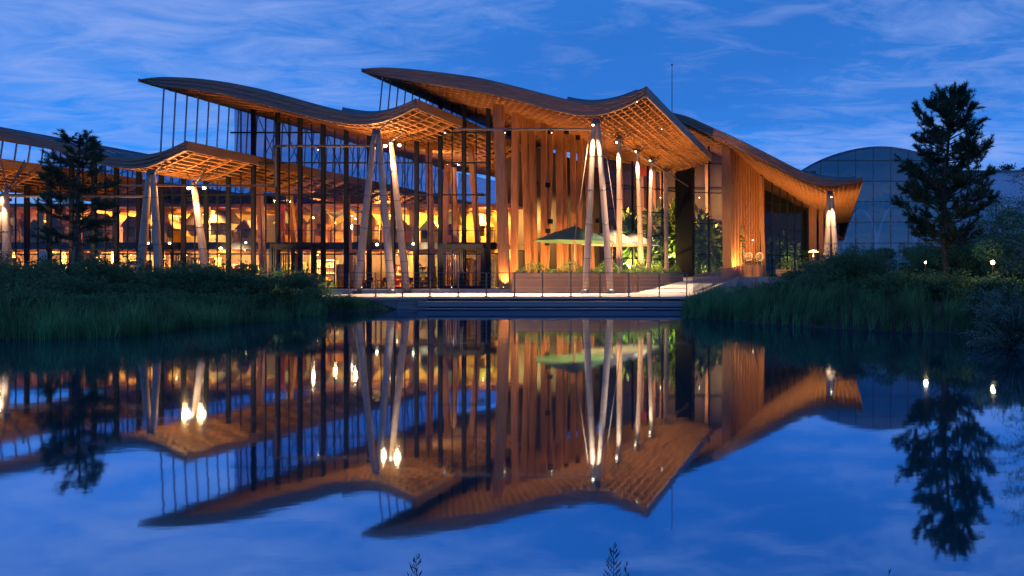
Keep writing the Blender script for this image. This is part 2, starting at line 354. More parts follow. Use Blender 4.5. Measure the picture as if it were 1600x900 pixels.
# ------------------------------------------------------------------ main building
B = empty('timber_pavilion', (-36, 60, DZ), 'large lit timber and glass pavilion with stepped wave-shaped roofs across the pond', 'building')
Y0 = 48.0
def smooth_prof(pts, n=56):
    pts = np.array(pts, float); xs = np.linspace(pts[0, 0], pts[-1, 0], n); ys = np.interp(xs, pts[:, 0], pts[:, 1])
    for _ in range(6):
        y2 = ys.copy(); y2[1:-1] = (ys[:-2] + 2 * ys[1:-1] + ys[2:]) / 4; ys = y2
    return xs, ys
class Roof:
    def __init__(s, top, bot, ya, yb):
        s.ya, s.yb = ya, yb; sc_ = F / ya
        xt, yt = smooth_prof(top); xb, ybm = smooth_prof(bot)
        s.x = (xt - CX) / sc_; s.zt = H + (CY - yt) / sc_; s.zb = H + (CY - np.interp(xt, xb, ybm)) / sc_
        s.zb = np.minimum(s.zb, s.zt - 0.22)
    def bot(s, x): return float(np.interp(x, s.x, s.zb))
    def top(s, x): return float(np.interp(x, s.x, s.zt))
r3t = [(568, 107), (590, 104), (640, 107), (700, 114), (750, 121), (800, 133), (850, 146), (885, 155), (912, 160), (937, 159), (962, 154), (987, 145), (1009, 135)]
r3b = [(568, 112), (580, 116), (640, 126), (700, 135), (750, 143), (800, 154), (850, 168), (875, 175), (907, 181), (937, 180), (962, 173), (987, 162), (1009, 149)]
r2t = [(220, 123), (245, 119), (300, 121), (350, 127), (400, 137), (450, 151), (500, 165), (535, 173), (567, 178), (587, 177), (612, 171), (630, 163), (649, 154)]
r2b = [(220, 127), (245, 134), (300, 139), (350, 147), (425, 167), (500, 187), (562, 196), (600, 190), (625, 180), (649, 167)]
r1t = [(-140, 190), (-115, 186), (-60, 189), (0, 199), (60, 212), (100, 222), (150, 239), (180, 245), (205, 247), (230, 244), (260, 235), (291, 220)]
r1b = [(-140, 194), (-115, 200), (-60, 206), (0, 215), (75, 232), (150, 255), (180, 262), (210, 265), (240, 258), (291, 233)]
r0t = [(p - 361, q + 17) for p, q in r1t]; r0b = [(p - 361, q + 17) for p, q in r1b]
r4t = [(1052, 176), (1075, 181), (1100, 193), (1150, 215), (1200, 240), (1250, 266), (1275, 275), (1300, 279), (1325, 280), (1347, 277)]
r4b = [(1052, 182), (1075, 195), (1100, 206), (1150, 229), (1200, 253), (1250, 280), (1287, 291), (1312, 290), (1347, 283)]
RF = [Roof(r0t, r0b, 48, 86), Roof(r1t, r1b, 48, 86), Roof(r2t, r2b, 48, 86), Roof(r3t, r3b, 48, 74), Roof(r4t, r4b, 72, 122)]
rl = ['low far-left wave roof, only its right edge in view', 'low left wave roof behind the pine', 'middle wave roof with a long raised left tip', 'tallest central wave roof with a sharp upturned right corner', 'right-hand wave roof sweeping down to a low corner']
DY = [1.5, 1.5, 1.4, 0.85, 1.2]; DX = [0.46, 0.46, 0.46, 0.52, 0.55]
for k, r in enumerate(RF):
    n = len(r.x); x = r.x; zt = r.zt; zb = r.zb; ya, yb = r.ya, r.yb
    # deck of the roof (metal) with soffit boards below
    m = MB(); vs = []; tk = 0.07
    for i in range(n): vs += [(x[i], ya + 0.05, zt[i]), (x[i], yb, zt[i]), (x[i], ya + 0.05, zt[i] - tk), (x[i], yb, zt[i] - tk)]
    fs = []
    for i in range(n - 1):
        a = 4 * i; b = a + 4; fs += [(a, b, b + 1, a + 1), (a + 2, a + 3, b + 3, b + 2), (a, a + 2, b + 2, b), (a + 1, b + 1, b + 3, a + 3)]
    fs += [(0, 1, 3, 2), (4 * n - 4, 4 * n - 2, 4 * n - 1, 4 * n - 3)]
    m.add(vs, fs)
    # raised standing seams
    roof = m.build('roof', METAL, B); roof['label'] = rl[k]
    m = MB()
    for q in range(int((yb - ya) / 1.2)):
        yy = ya + 0.6 + q * 1.2
        for i in range(0, n - 2, 2): m.bar((x[i], yy, zt[i] + 0.03), (x[i + 2], yy, zt[i + 2] + 0.03), 0.05, 0.07)
    m.build('roof_seam', METAL, roof)
    # soffit
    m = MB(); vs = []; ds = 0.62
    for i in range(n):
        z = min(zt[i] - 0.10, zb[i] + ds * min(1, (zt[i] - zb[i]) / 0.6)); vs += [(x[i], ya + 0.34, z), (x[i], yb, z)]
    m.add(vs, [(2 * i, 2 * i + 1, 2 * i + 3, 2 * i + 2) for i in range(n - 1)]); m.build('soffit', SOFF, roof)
    # front and back fascia: three stacked glulam layers, each a little set back
    def band(mb, f0, f1, yf, yt_):
        vs = []
        for i in range(n):
            a_ = zt[i] - 0.075 - (zt[i] - 0.075 - zb[i]) * f0; b_ = zt[i] - 0.075 - (zt[i] - 0.075 - zb[i]) * f1
            vs += [(x[i], yf, a_), (x[i], yf, b_), (x[i], yt_, a_), (x[i], yt_, b_)]
        fs = []
        for i in range(n - 1):
            a = 4 * i; b = a + 4; fs += [(a, a + 1, b + 1, b), (a + 2, b + 2, b + 3, a + 3), (a, b, b + 2, a + 2), (a + 1, a + 3, b + 3, b + 1)]
        fs += [(0, 2, 3, 1), (4 * n - 4, 4 * n - 3, 4 * n - 1, 4 * n - 2)]
        mb.add(vs, fs)
    m = MB(); band(m, 0, 0.30, ya - 0.10, ya + 0.30); band(m, 0.31, 0.64, ya - 0.02, ya + 0.30); band(m, 0.65, 1.0, ya + 0.07, ya + 0.30); m.build('fascia', WOODH, roof)
    m = MB(); band(m, 0, 1.0, yb - .25, yb); m.build('fascia', WOODH, roof)
    # side edge boards
    m = MB(); zz_ = zb[-1] - 0.12; m.box(x[-1] - .02, x[-1] + 0.12, ya - 0.10, yb, zb[-1] - 0.14 if k < 4 else zb[-1] - .05, zt[-1] - 0.02); m.build('edge_beam', WOODH, roof)
    m = MB(); m.box(x[0] - .10, x[0] + 0.02, ya - 0.10, yb, zb[0] - .04, zt[0] - 0.02); m.build('edge_beam', WOODH, roof)
    # zinc upstand along the valley
    i0 = int(n * 0.70); i1 = int(n * 0.95)
    m = MB()
    for i in range(i0, i1): m.bar((x[i], ya + 0.7, zt[i] + 0.16), (x[i + 1], ya + 0.7, zt[i + 1] + 0.16), 0.12, 0.34)
    m.build('gutter_upstand', METAL, roof)
    # lattice: ribs following the wave, battens running into the depth
    m = MB(); q = 0; yy = ya + 0.75
    while yy < yb - 0.3:
        j = list(range(0, n, 2)) + [n - 1]
        for a, b in zip(j[:-1], j[1:]):
            if a == b: continue
            m.bar((x[a], yy, zb[a] + 0.06), (x[b], yy, zb[b] + 0.06), 0.11, 0.28)
        yy += DY[k]
    xx = x[0] + 0.5
    while xx < x[-1] - 0.15:
        z = float(np.interp(xx, x, zb)); sl = (np.interp(xx + .1, x, zb) - np.interp(xx - .1, x, zb)) / .2
        a = math.atan(sl); hw = 0.055; c_, s_ = math.cos(a), math.sin(a)
        pts = [(xx - hw * c_, z - hw * s_), (xx + hw * c_, z + hw * s_), (xx + hw * c_ - .05 * s_, z + hw * s_ + .05 * c_), (xx - hw * c_ - .05 * s_, z - hw * s_ + .05 * c_)]
        m.add([(p[0], y_, p[1] - 0.02) for y_ in (ya + 0.32, yb - 0.26) for p in pts], [(0, 1, 2, 3), (7, 6, 5, 4), (1, 0, 4, 5), (2, 1, 5, 6), (3, 2, 6, 7), (0, 3, 7, 4)])
        xx += DX[k]
    m.build('lattice', LATT, roof)

def log_col(a, b, r0, r1, label=None, rings=4):
    a = Vector(a); b = Vector(b); pts = [a.lerp(b, i / 8) for i in range(9)]
    rad = [r0 + (r1 - r0) * (i / 8) for i in range(9)]; rad[0] *= .85; rad[-1] *= .8
    m = MB(); m.tube(pts, rad, 14); c = m.build('column', LOG, B, True)
    if label: c['label'] = label
    d = (b - a).normalized()
    for i in range(1, rings + 1):
        p = a.lerp(b, i / (rings + 1)); m = MB(); m.tube([p - d * .022, p + d * .022], r0 + (r1 - r0) * i / (rings + 1) + .012, 14); m.build('steel_band', STEEL, c, True)
    m = MB(); m.tube([a - d * .02, a + d * .28], r0 + .03, 14); m.build('column_shoe', STEEL, c, True)
    m = MB(); m.tube([b - d * .05, b + d * .35], [r1 * .9, r1 * .5], 12); m.build('column_head', STEEL, c, True)
    return c
def head(p, k):
    """steel fan bracket from a column head to the roof"""
    m = MB(); zt_ = RF[k].bot(p[0]); p = Vector(p)
    for dx, dy in ((-.9, .3), (.9, .3), (-.6, 1.6), (.6, 1.6), (0, 1.0)):
        m.tube([p, (p.x + dx, p.y + dy, RF[k].bot(p.x + dx) + .02)], .035, 6)
    m.lathe(p + Vector((0, 0, -.1)), [(.16, 0), (.16, .2), (.10, .35)], 12)
    m.build('roof_bracket', STEEL, B)
def lampfix(p, power, aim, cone=60, col=(1, .62, .30), bulb=BULB, rad=0.07, br=0.09):
    """visible lamp fitting with its light"""
    p = Vector(p); aim = Vector(aim); d = (aim - p).normalized()
    m = MB(); m.tube([p - d * .22, p], [.07, .11], 10); c = m.build('floodlight', STEEL, B)
    m = MB(); m.ball(p + d * .03, br, 8); m.build('bulb', bulb, c, True)
    light('SPOT', p + d * .16, power, col, B, rad, aim, cone, .7)
S48 = F / 47.3
# V columns of the front: (head px, head py), list of (base px, base Y)
VC = [((12, 298), 0, [(12, 47.4), (-24, 47.4)]), ((236, 272), 1, [(217, 46.9), (250, 46.9)]), ((588, 208), 2, [(558, 46.6), (612, 46.6)]), ((931, 192), 3, [(915, 46.6), (954, 46.6)])]
for (hp, k, legs) in VC:
    hd = P(hp[0], hp[1], 47.9)
    for j, (bp_, by) in enumerate(legs):
        top_ = hd + Vector((0.16 * (1 if bp_ > hp[0] else -1), 0, -0.02))
        log_col((X(bp_, by), by, DK), top_, 0.26, 0.17)
    head(hd, k)
# lit single leaning columns behind the V's
SC = [((303, 290), 1, 326, 49.4, 50.6), ((611, 222), 2, 636, 49.2, 50.6)]
for (hp, k, bpx, by, hy) in SC:
    hd = P(hp[0], hp[1], hy); log_col((X(bpx, by), by, DK), hd, 0.26, 0.18); head(hd, k)
# right-hand row of columns under the central roof
ROWY = [53.2, 58.6, 63.6, 68.8]
for q, yy in enumerate(ROWY):
    s = F / yy; tp = (X([967, 996, 1018, 1040][q], yy), yy, RF[3].bot(-17.7) - 0.75)
    bx = X([968, 1003, 1013, 1042][q], yy); log_col((bx, yy, DZ), tp, 0.25, 0.19); head(tp, 3)
# column under the right roof
hd = P(1297, 303, 73.5); 
for bx_ in (1291, 1308): log_col(P(bx_, 437 - 0.3 * 13.7, 73.0), hd + Vector((0.15 * (1 if bx_ > 1297 else -1), 0, 0)), 0.42, 0.24)
head(hd, 4)

# tie tubes between column heads
def tube_part(name, a, b, r, m_=PIPE):
    m = MB(); m.tube([a, b], r, 8); return m.build(name, m_, B, True)
tube_part('tie_beam', P(712, 202, 48.2), P(925, 202, 47.9), .09)
tube_part('tie_beam', P(430, 228, 48.6), P(594, 228, 47.9), .09)
tube_part('tie_beam', P(150, 290, 48.2), P(430, 290, 48.6), .08)
tube_part('tie_beam', P(-20, 307, 48.4), P(232, 307, 48.4), .07)
tube_part('down_pipe', P(430, 228, 48.6), P(430, 292, 48.6), .08)
tube_part('tie_beam', P(940, 205, 47.9), P(1075, 291, 69), .06)
tube_part('tie_beam', P(1135, 226, 73), P(1290, 302, 73.5), .07)
for dx in (-.35, .35):   # cables beside the big V
    tube_part('stay_cable', P(932 + dx * 30, 205, 47.6), P(932 + dx * 130, 455, 46.2), .022)

# slender rods beneath the raised left tips, running back along the side
YG0 = 54.3
RODX = {1: -65.9, 2: -50.4, 3: -33.9}
for k, rx in RODX.items():
    yend = 86 if k < 3 else 73; yy = Y0 + 0.25; q = 0
    while yy < yend:
        low = RF[k - 1].top(min(rx - .12, RF[k - 1].x[-1])) if rx < RF[k - 1].x[-1] else 8
        m = MB(); m.tube([(rx - .22, yy, low - .02), (rx + .05, yy, RF[k].bot(rx) + .15)], .05, 6); m.build('facade_rod', ROD, B)
        if yy > 54 and q % 3 == 0:
            m = MB()
            for s_ in (-1, 1):
                ya_, yb_ = (yy, yy + 2.6) if s_ > 0 else (yy + 2.6, yy)
                m.tube([(rx, ya_, low), (rx, yb_, RF[k].bot(rx))], .035, 5)
            m.build('cross_brace', ROD, B)
        yy += 0.87; q += 1

GLASSV = glass('tinted side glass', (0.42, 0.38, 0.52), 0.4)
for k, rx in RODX.items():
    n_ = 8; ye = 85.5 if k < 3 else 72.5; low = RF[k - 1].top(min(rx, RF[k - 1].x[-1])) if k > 1 else RF[0].top(RF[0].x[-1])
    for q in range(n_):
        ya_ = YG0 + (ye - YG0) * q / n_; yb_ = YG0 + (ye - YG0) * (q + 1) / n_
        m = MB(); m.add([(rx - .3, ya_, low), (rx - .3, yb_, low), (rx - .3, yb_, RF[k].bot(rx)), (rx - .3, ya_, RF[k].bot(rx))], [(0, 1, 2, 3)]); m.build('side_glazing', GLASSV, B)
m = MB(); m.add([(-50, 85.6, 9), (-32.5, 85.6, 9), (-32.5, 85.6, 14.6), (-40, 85.6, 13.8), (-50, 85.6, 16)], [(0, 1, 2, 3, 4)]); m.build('rear_glazing', GLASSV, B)
# glass front
YG = 54.0
def roof_at(x):
    if x < -65.9: return 0
    if x < -50.4: return 1
    if x < -33.9: return 2
    return 3
pxs = [7 + 35.0 * i for i in range(-2, 10)] + [357, 396, 434, 469, 505, 541, 577, 614, 651, 688, 725, 763]
pxs = [p for p in pxs if p <= 322 or p >= 357]
xs_ = [X(p, YG) for p in pxs]
for i, x_ in enumerate(xs_):
    k = roof_at(x_); h_ = RF[k].bot(x_) + 0.05
    m = MB(); m.box(x_ - .15, x_ + .15, YG - .09, YG + .09, DZ, h_); m.build('post', POST, B)
    if i < len(xs_) - 1:
        x2 = xs_[i + 1]; k2 = roof_at((x_ + x2) / 2 + 0.01)
        za = RF[k2].bot(max(x_, RF[k2].x[0])); zb_ = RF[k2].bot(x2)
        m = MB(); m.add([(x_ + .16, YG, DZ), (x2 - .16, YG, DZ), (x2 - .16, YG, zb_), (x_ + .16, YG, za)], [(0, 1, 2, 3)]); m.build('glass_pane', GLASS, B)
        m = MB(); ht = min(za, zb_)
        for zt_ in (3.85, 8.85, 11.55, 14.1):
            if zt_ < ht - .3: m.box(x_ + .2, x2 - .16, YG - .06, YG + .06, zt_ - .055, zt_ + .055)
        m.box((x_ + x2) / 2 - .035, (x_ + x2) / 2 + .035, YG - .03, YG + .03, DZ + .13, ht - .05)
        m.box(x_ + .2, x2 - .16, YG - .05, YG + .05, DZ, DZ + .12)
        m.build('transom', POST, B)
# doors
for (p0, p1) in ((434, 500), (694, 762)):
    xa, xb = X(p0, YG), X(p1, YG); xm = (xa + xb) / 2; zt_ = 4.35
    m = MB(); m.box(xa, xb, YG - .75, YG - .45, zt_, zt_ + .32); m.box(xa - .12, xa + .12, YG - .72, YG - .48, DZ, zt_); m.box(xb - .12, xb + .12, YG - .72, YG - .48, DZ, zt_)
    d = m.build('door_frame', POST, B)
    for s_ in (-1, 1):
        a_, b_ = (xa + .15, xm - .02) if s_ < 0 else (xm + .02, xb - .15)
        m = MB(); m.box(a_, a_ + .1, YG - .65, YG - .57, DZ + .02, zt_ - .03); m.box(b_ - .1, b_, YG - .65, YG - .57, DZ + .02, zt_ - .03); m.box(a_ + .1, b_ - .1, YG - .65, YG - .57, DZ + .02, DZ + .25); m.box(a_ + .1, b_ - .1, YG - .65, YG - .57, zt_ - .15, zt_ - .03)
        dd = m.build('door', POST, B)
        m = MB(); m.add([(a_ + .1, YG - .61, DZ + .25), (b_ - .1, YG - .61, DZ + .25), (b_ - .1, YG - .61, zt_ - .15), (a_ + .1, YG - .61, zt_ - .15)], [(0, 1, 2, 3)]); m.build('glass', GLASS, dd)
        m = MB(); hx = b_ - .16 if s_ < 0 else a_ + .16; m.tube([(hx, YG - .72, 1.7), (hx, YG - .72, 2.5)], .02, 6); m.build('handle', PIPE, dd)
# interior structure
m = MB(); m.box(-86, -30.5, 58.2, 78, 4.62, 5.0); m.build('mezzanine_floor', FLOORM, B)
m = MB(); m.box(-86, -30.5, 58.05, 58.19, 4.45, 5.08); m.build('mezzanine_edge', DARK, B)
m = MB(); m.bar((-86, 58.2, 6.15), (-30.5, 58.2, 6.15), .07); m.bar((-86, 58.2, 5.85), (-30.5, 58.2, 5.85), .03)
for i in range(38): m.bar((-85.8 + 1.49 * i, 58.2, 5.08), (-85.8 + 1.49 * i, 58.2, 6.13), .05)
m.build('mezzanine_railing', STEEL, B)
m = MB(); m.box(-86, -31, 61.5, 80, 8.70, 9.0); m.build('upper_ceiling', COLS[5], B)
m = MB(); m.box(-86, -31, 66.5, 66.8, 5.0, 8.7); m.build('upper_back_wall', PLAST, B)
for i in range(11):
    xq = -84 + 4.9 * i + random.uniform(0, 1); wq = random.uniform(1.0, 2.2); m = MB(); m.box(xq, xq + wq, 66.38, 66.49, 5.02, random.uniform(7.2, 8.4)); m.build('wall_panel', COLS[random.choice([3, 5, 3, 6, 0])], B)
m = MB(); m.box(-86, -29, 66, 66.3, DZ, 4.62); m.build('lower_back_wall', COLS[3], B)
for i in range(14):
    xq = -84.5 + 3.9 * i + random.uniform(0, .8); wq = random.uniform(1.2, 2.6); m = MB(); m.box(xq, xq + wq, 65.9, 65.99, random.choice([DZ + .02, 2.0]), random.uniform(3.2, 4.1)); m.build('wall_panel', COLS[random.choice([1, 2, 4, 1, 6])], B)
for i in range(12):
    xq = -84 + 4.8 * i; m = MB(); m.box(xq - .2, xq + .2, 62.0, 62.4, DZ, 4.62); m.box(xq - .17, xq + .17, 62.03, 62.37, 5.0, 8.7); m.build('interior_post', WOODV, B)
for i in range(26):
    xq = -85 + 2.1 * i; m = MB(); m.box(xq - .08, xq + .08, 58.3, 66, 4.30, 4.61); m.build('ceiling_joist', WOODV, B)
for i in range(20):
    xq = -84 + 2.7 * i; m = MB(); m.box(xq - .12, xq + .12, 61.6, 66.4, 8.35, 8.69); m.build('upper_joist', WOODV, B)
for xq in (-78, -69.5, -61, -52, -44.5, -36):
    m = MB()
    for q in range(9): m.box(xq + q * .22, xq + q * .22 + .07, 59.0, 59.12, DZ, 4.1)
    m.box(xq, xq + 1.83, 58.98, 59.14, 4.1, 4.2); m.build('slatted_screen', COLS[3], B)
# slanting wood props inside the hall (bay by the big door)
for (pt, pb, yy, top_) in ((700, 690, 57, 255), (735, 752, 58.5, 220), (708, 716, 60, 262), (670, 675, 56.5, 225), (540, 548, 57, 300), (452, 470, 60, 305), (405, 413, 56.5, 295)):
    a_ = P(pt, top_, yy); m = MB(); m.bar((X(pb, yy), yy, DZ), a_, .42, .3); m.build('slanting_prop', WOODV, B)

# timber fins to the right of the glass front
FN = [(779, 789, 17, 51.6), (806, 803, 11, 54.2), (818, 827, 9.5, 55.2), (831, 836, 9.5, 56), (850, 850, 9, 56.8), (861, 852, 9, 57.4), (873, 876, 10, 58), (880, 885, 8.5, 59), (895, 898, 9, 60), (907, 905, 9, 61), (915, 927, 8.5, 62.5), (925, 921, 7.5, 63.4)]
for (pt, pb, wpx, yy) in FN:
    s = F / yy; xt_ = X(pt, yy); m = MB(); z_ = RF[3].bot(xt_) + .02
    m.bar((X(pb, yy), yy, DZ), (xt_, yy, z_), wpx / s * .92, .30, up=(0, 1, 0)); f_ = m.build('timber_fin', WOODV, B, bevel=.02)
m = MB(); m.add([(X(778, 64), 64, DZ), (X(778, 64) , 64, 16.3), (X(941, 66.7), 66.7, 13.2), (X(941, 66.7), 66.7, DZ)], [(3, 2, 1, 0)]); m.build('hall_wall', COLS[7], B)
for i in range(9):   # small black boxes (speakers) between fins
    pq = [(837, 286), (856, 289), (856, 361), (855, 380), (860, 206), (885, 206), (903, 215), (860, 346), (934, 345)][i]
    m = MB(); c_ = P(pq[0], pq[1], 56.3 if pq[0] < 870 else 57.6); m.box(c_.x - .16, c_.x + .16, c_.y - .15, c_.y + .15, c_.z - .2, c_.z + .2); m.build('wall_speaker', DARK, B)

# oblique glass wall of the garden hall, behind the row of columns
def glasswall(a, b, z0, ztf, nx_, zs, gm, fm, wpost=.16):
    a = Vector((*a, 0)); b = Vector((*b, 0))
    for i in range(nx_ + 1):
        p = a.lerp(b, i / nx_); m = MB(); m.box(p.x - wpost / 2, p.x + wpost / 2, p.y - .12, p.y + .12, z0, ztf(p.x)); m.build('mullion', fm, B)
        if i < nx_:
            q_ = a.lerp(b, (i + 1) / nx_); m = MB(); m.add([(p.x, p.y, z0), (q_.x, q_.y, z0), (q_.x, q_.y, ztf(q_.x)), (p.x, p.y, ztf(p.x))], [(0, 1, 2, 3)]); m.build('glass_pane', gm, B)
            m = MB()
            for zq in zs:
                if zq < min(ztf(p.x), ztf(q_.x)): m.bar((p.x, p.y, zq), (q_.x, q_.y, zq), .10, .10)
            m.build('transom', fm, B)
glasswall((-24.1, 66.6), (-17.9, 73.5), DZ, lambda x: RF[3].bot(x) - .05, 5, (4, 6.6, 9.2, 11.8), GLASS, POST)
m = MB(); m.box(X(1058, 73.2), X(1083, 73.2), 72.6, 73.6, DZ, 14.6); m.build('entrance_portal', DARK, B)
glasswall((X(1084, 74.2), 74.2), (X(1131, 74.8), 74.8), 1.6, lambda x: min(RF[4].bot(x), 17.2), 2, (4.6, 8.2, 11.8, 15.2), GLASS, POST)
xp = X(1137, 75); m = MB(); m.bar((xp, 74.9, 1.6), (X(1135, 75), 74.9, RF[4].bot(xp) + .05), 1.0, .5, up=(0, 1, 0)); m.build('corner_post', WOODV, B)
# boarded wall with battens
a_ = Vector((X(1145, 76), 76, 0)); b_ = Vector((X(1193, 90), 90, 0)); m = MB()
m.add([(a_.x, a_.y, 1.6), (b_.x, b_.y, 1.6), (b_.x, b_.y, RF[4].bot(b_.x)), (a_.x, a_.y, RF[4].bot(a_.x))], [(0, 1, 2, 3)]); m.build('timber_wall', CLAD, B)
for i in range(13):
    p = a_.lerp(b_, i / 12); m = MB(); m.box(p.x - .02 - .14, p.x + .14, p.y - .5, p.y - .05, 1.6, RF[4].bot(p.x)); m.build('wall_batten', WOODV, B)
glasswall((X(1194, 90.4), 90.4), (X(1264, 98), 98), 1.8, lambda x: RF[4].bot(x) - .02, 6, (5.2, 9.0, 12.6), GLASSD, POST)
for pp, ww in ((1270, 1.15), (1283, .7)):
    yy = 97.5; m = MB(); m.box(X(pp, yy) - ww / 2, X(pp, yy) + ww / 2, yy - .3, yy + .3, 1.8, RF[4].bot(X(pp, yy))); m.build('corner_post', WOODV, B)
m = MB(); m.box(X(1120, 108), X(1275, 108), 108, 108.3, 1.8, 20); m.build('hall_wall', COLS[8], B)
m = MB(); m.box(-86, -50, 85.2, 85.5, 9, 13.2); m.build('rear_wall', COLS[5], B)

# roof mast
m = MB(); a_ = P(1050, 185, 62); m.tube([a_ + Vector((0, 0, -1)), P(1050, 103, 62)], [.05, .03], 6); m.ball(P(1050, 101, 62), .09, 6)
m.build('roof_mast', STEEL, B)

# lamps on the building -------------------------------------------------------
WARM = (1, .48, .15); WHT = (1, .70, .42)
def colhead(px, py, Y, power, zb_=DZ, off=0.55):
    p = P(px, py, Y); p.y -= off; 
    lampfix(p, power * .65, (p.x, p.y + off * .85, zb_ + 3), 46, WHT)
colhead(932, 198, 47.9, 9000, off=.70); colhead(967, 224, 53.2, 8500); colhead(996, 238, 58.6, 8500); colhead(1018, 252, 63.6, 8500)
colhead(1299, 309, 73.5, 9000, off=1.0); colhead(311, 294, 50.4, 3500); colhead(618, 226, 50.4, 4500); colhead(13, 312, 47.9, 2000)
# floodlights washing the undersides of the roofs and the deck
UP = [((5, 311), 47.9, 0), ((295, 294), 50.2, 1), ((319, 294), 50.2, 1), ((602, 228), 50.2, 2), ((624, 227), 50.2, 2)]
for (pp, yy, k) in UP:
    p = P(pp[0], pp[1], yy); m = MB(); m.ball(p, .10, 10); c = m.build('bulb', BULBB, B, True)
    light('POINT', p + Vector((0, -.3, -.1)), 260, WARM, B, .12)
def upspot(p, aim, power, cone=115): lampfix(p, power, aim, cone, WARM, BULB, .1, .03)
for k, (px_, py_, yy) in enumerate(((-10, 330, 50), (150, 330, 50), (260, 320, 51), (340, 315, 51.5), (560, 300, 51), (660, 300, 51.2))):
    p = P(px_, py_, yy); 
for (x_, y_, ax, ay, az, pw, cn) in (
    (-63.5, 49.5, -62, 53, 12, 3600, 100), (-52.5, 49.8, -51.5, 54, 12, 3600, 100), (-47.2, 51.5, -49, 55, 12, 3200, 100),
    (-37.2, 50.6, -35.5, 54, 15, 4200, 95), (-30.5, 51.3, -33, 55, 15, 3600, 95),
    (-16.4, 49.4, -16.3, 53, 15, 8000, 90), (-16.2, 56.0, -16.5, 60, 15, 7000, 90), (-16.2, 62.0, -16.5, 67, 15, 7000, 90), (-20, 52.5, -20.5, 55, 14, 4500, 100),
    (-22, 51.5, -24, 58, 6.5, 2600, 120), (-25.5, 52.5, -25.2, 58, 6, 1500, 120), (-22.4, 56, -24, 60, 6, 1300, 120), (-26.2, 51, -27.2, 55, 13, 1000, 80)):
    upspot((x_, y_, .80 if y_ < 50.2 else 1.05), (ax, ay, az), pw, cn)
# downlights of the canopy on to the deck
for (x_, y_) in ((-38.5, 48.8), (-29, 48.8), (-24.5, 48.8), (-21, 48.8), (-14.6, 49.5), (-14.9, 56)):
    y_ = 47.95 if y_ < 50 else y_; z_ = RF[3 if x_ > -33 else 2].bot(x_) - .12
    if x_ < -20: z_ = (12.97 if x_ > -33 else 11.7) - .25
    lampfix((x_, y_, z_), 19000, (x_ + .2, y_ - 4, DZ), 54, WHT, BULB, .1, .03)
# right roof
for (x_, y_, z_, ax, ay, az, pw, cn) in ((-11.0, 75.0, 2.4, -10, 82, 14, 3600, 120), (-6.5, 80, 2.6, -8, 84, 13, 3200, 125), (-1.2, 76, 3.0, -.5, 82, 12, 3600, 125), (1.2, 78, 4, 1.5, 84, 12, 1800, 120)):
    upspot((x_, y_, z_), (ax, ay, az), pw, cn)
# hall lights (each a small globe below the ceiling)
GK = 2.0
def globe(p, power, col=WARM, r=.14, mt=BULB, name='ceiling_lamp'):
    m = MB(); m.ball(p, r, 8); c = m.build(name, mt, B, True)
    m = MB(); m.tube([Vector(p) + Vector((0, 0, r)), Vector(p) + Vector((0, 0, r + .5))], .015, 5); m.build('stem', STEEL, c)
    q_ = Vector(p) + Vector((0, r + .10, -r - .05)); light('SPOT', q_, power * GK * 1.1, col, B, .10, q_ + Vector((0, 1, -.55)), 160, .3); return c
for i in range(13):
    xq = -83 + 4.3 * i + random.uniform(-.6, .6)
    globe((xq, 59.4 + random.uniform(0, 2.0), 4.05), random.choice([250, 700, 1600]), (1, .66, .2), .06)
    globe((xq + 2, 60.5 + random.uniform(0, 3), 7.9), random.choice([300, 800, 2000]), (1, .62, .16), .06)
for (pp, q, yy, pw, r_) in ((345, 388, 57, 500, .12), (232, 380, 58, 120, .09), (265, 380, 58, 160, .09), (384, 379, 58, 120, .08), (646, 381, 57, 300, .11), (551, 355, 62, 300, .2), (589, 382, 58, 90, .12), (611, 380, 59, 90, .08), (315, 379, 58, 150, .09), (671, 240, 57, 160, .09), (135, 420, 57, 90, .13)):
    globe(P(pp, q, yy), pw, (1, .66, .32), r_, BULBB if r_ > .15 else BULB)
# upper halls: up-lights on the inner lattice
for (x_, y_, z_, pw) in ((-80, 62, 9.6, 900), (-72, 62, 9.6, 900), (-60, 60, 9.4, 1300), (-54, 66, 9.4, 1300), (-50.5, 72, 9.4, 1300), (-42, 60, 9.4, 260), (-33, 60, 9.8, 900), (-30, 66, 9.8, 900)):
    m = MB(); m.box(x_ - .3, x_ + .3, y_ - .2, y_ + .2, z_ - .3, z_); m.build('uplighter', STEEL, B)
    light('SPOT', (x_, y_, z_ + .1), pw, WARM, B, .15, (x_ + .2, y_ + 1, z_ + 6), 150, .8)
# garden hall
for (x_, y_, z_, pw, c_) in ((-22.3, 70.5, 3.2, 3200, (1, .78, .28)), (-19, 76, 4.0, 3800, (1, .80, .28)), (-15.5, 78, 3.2, 4200, (1, .78, .25)), (-13.4, 80, 7.5, 2200, (1, .62, .22)), (-23, 74, 9.5, 2500, (1, .45, .18))):
    m = MB(); m.box(x_ - .15, x_ + .15, y_ - .15, y_ + .15, z_ - .35, z_ - .1); m.build('uplighter', STEEL, B)
    light('SPOT', (x_, y_, z_), pw * 1.2, c_, B, .12, (x_ + .2, y_ + 2.0, z_ + 1.6), 160, .4)
light('SPOT', (X(1225, 100), 99.5, 3.0), 1500, (1, .75, .3), B, .2, (X(1225, 100), 102, 5), 160, .4)
xw = [-32 + 1.5 * i for i in range(16)]; zw = [19.4 if x_ < -16.5 else RF[4].bot(x_) - .05 for x_ in xw]
m = MB(); m.add([(xw[0], 88, DZ), (xw[-1], 88, DZ)] + [(a_, 88, b_) for a_, b_ in zip(xw[::-1], zw[::-1])], [tuple(range(len(xw) + 2))]); m.build('hall_back_wall', COLS[7], B)
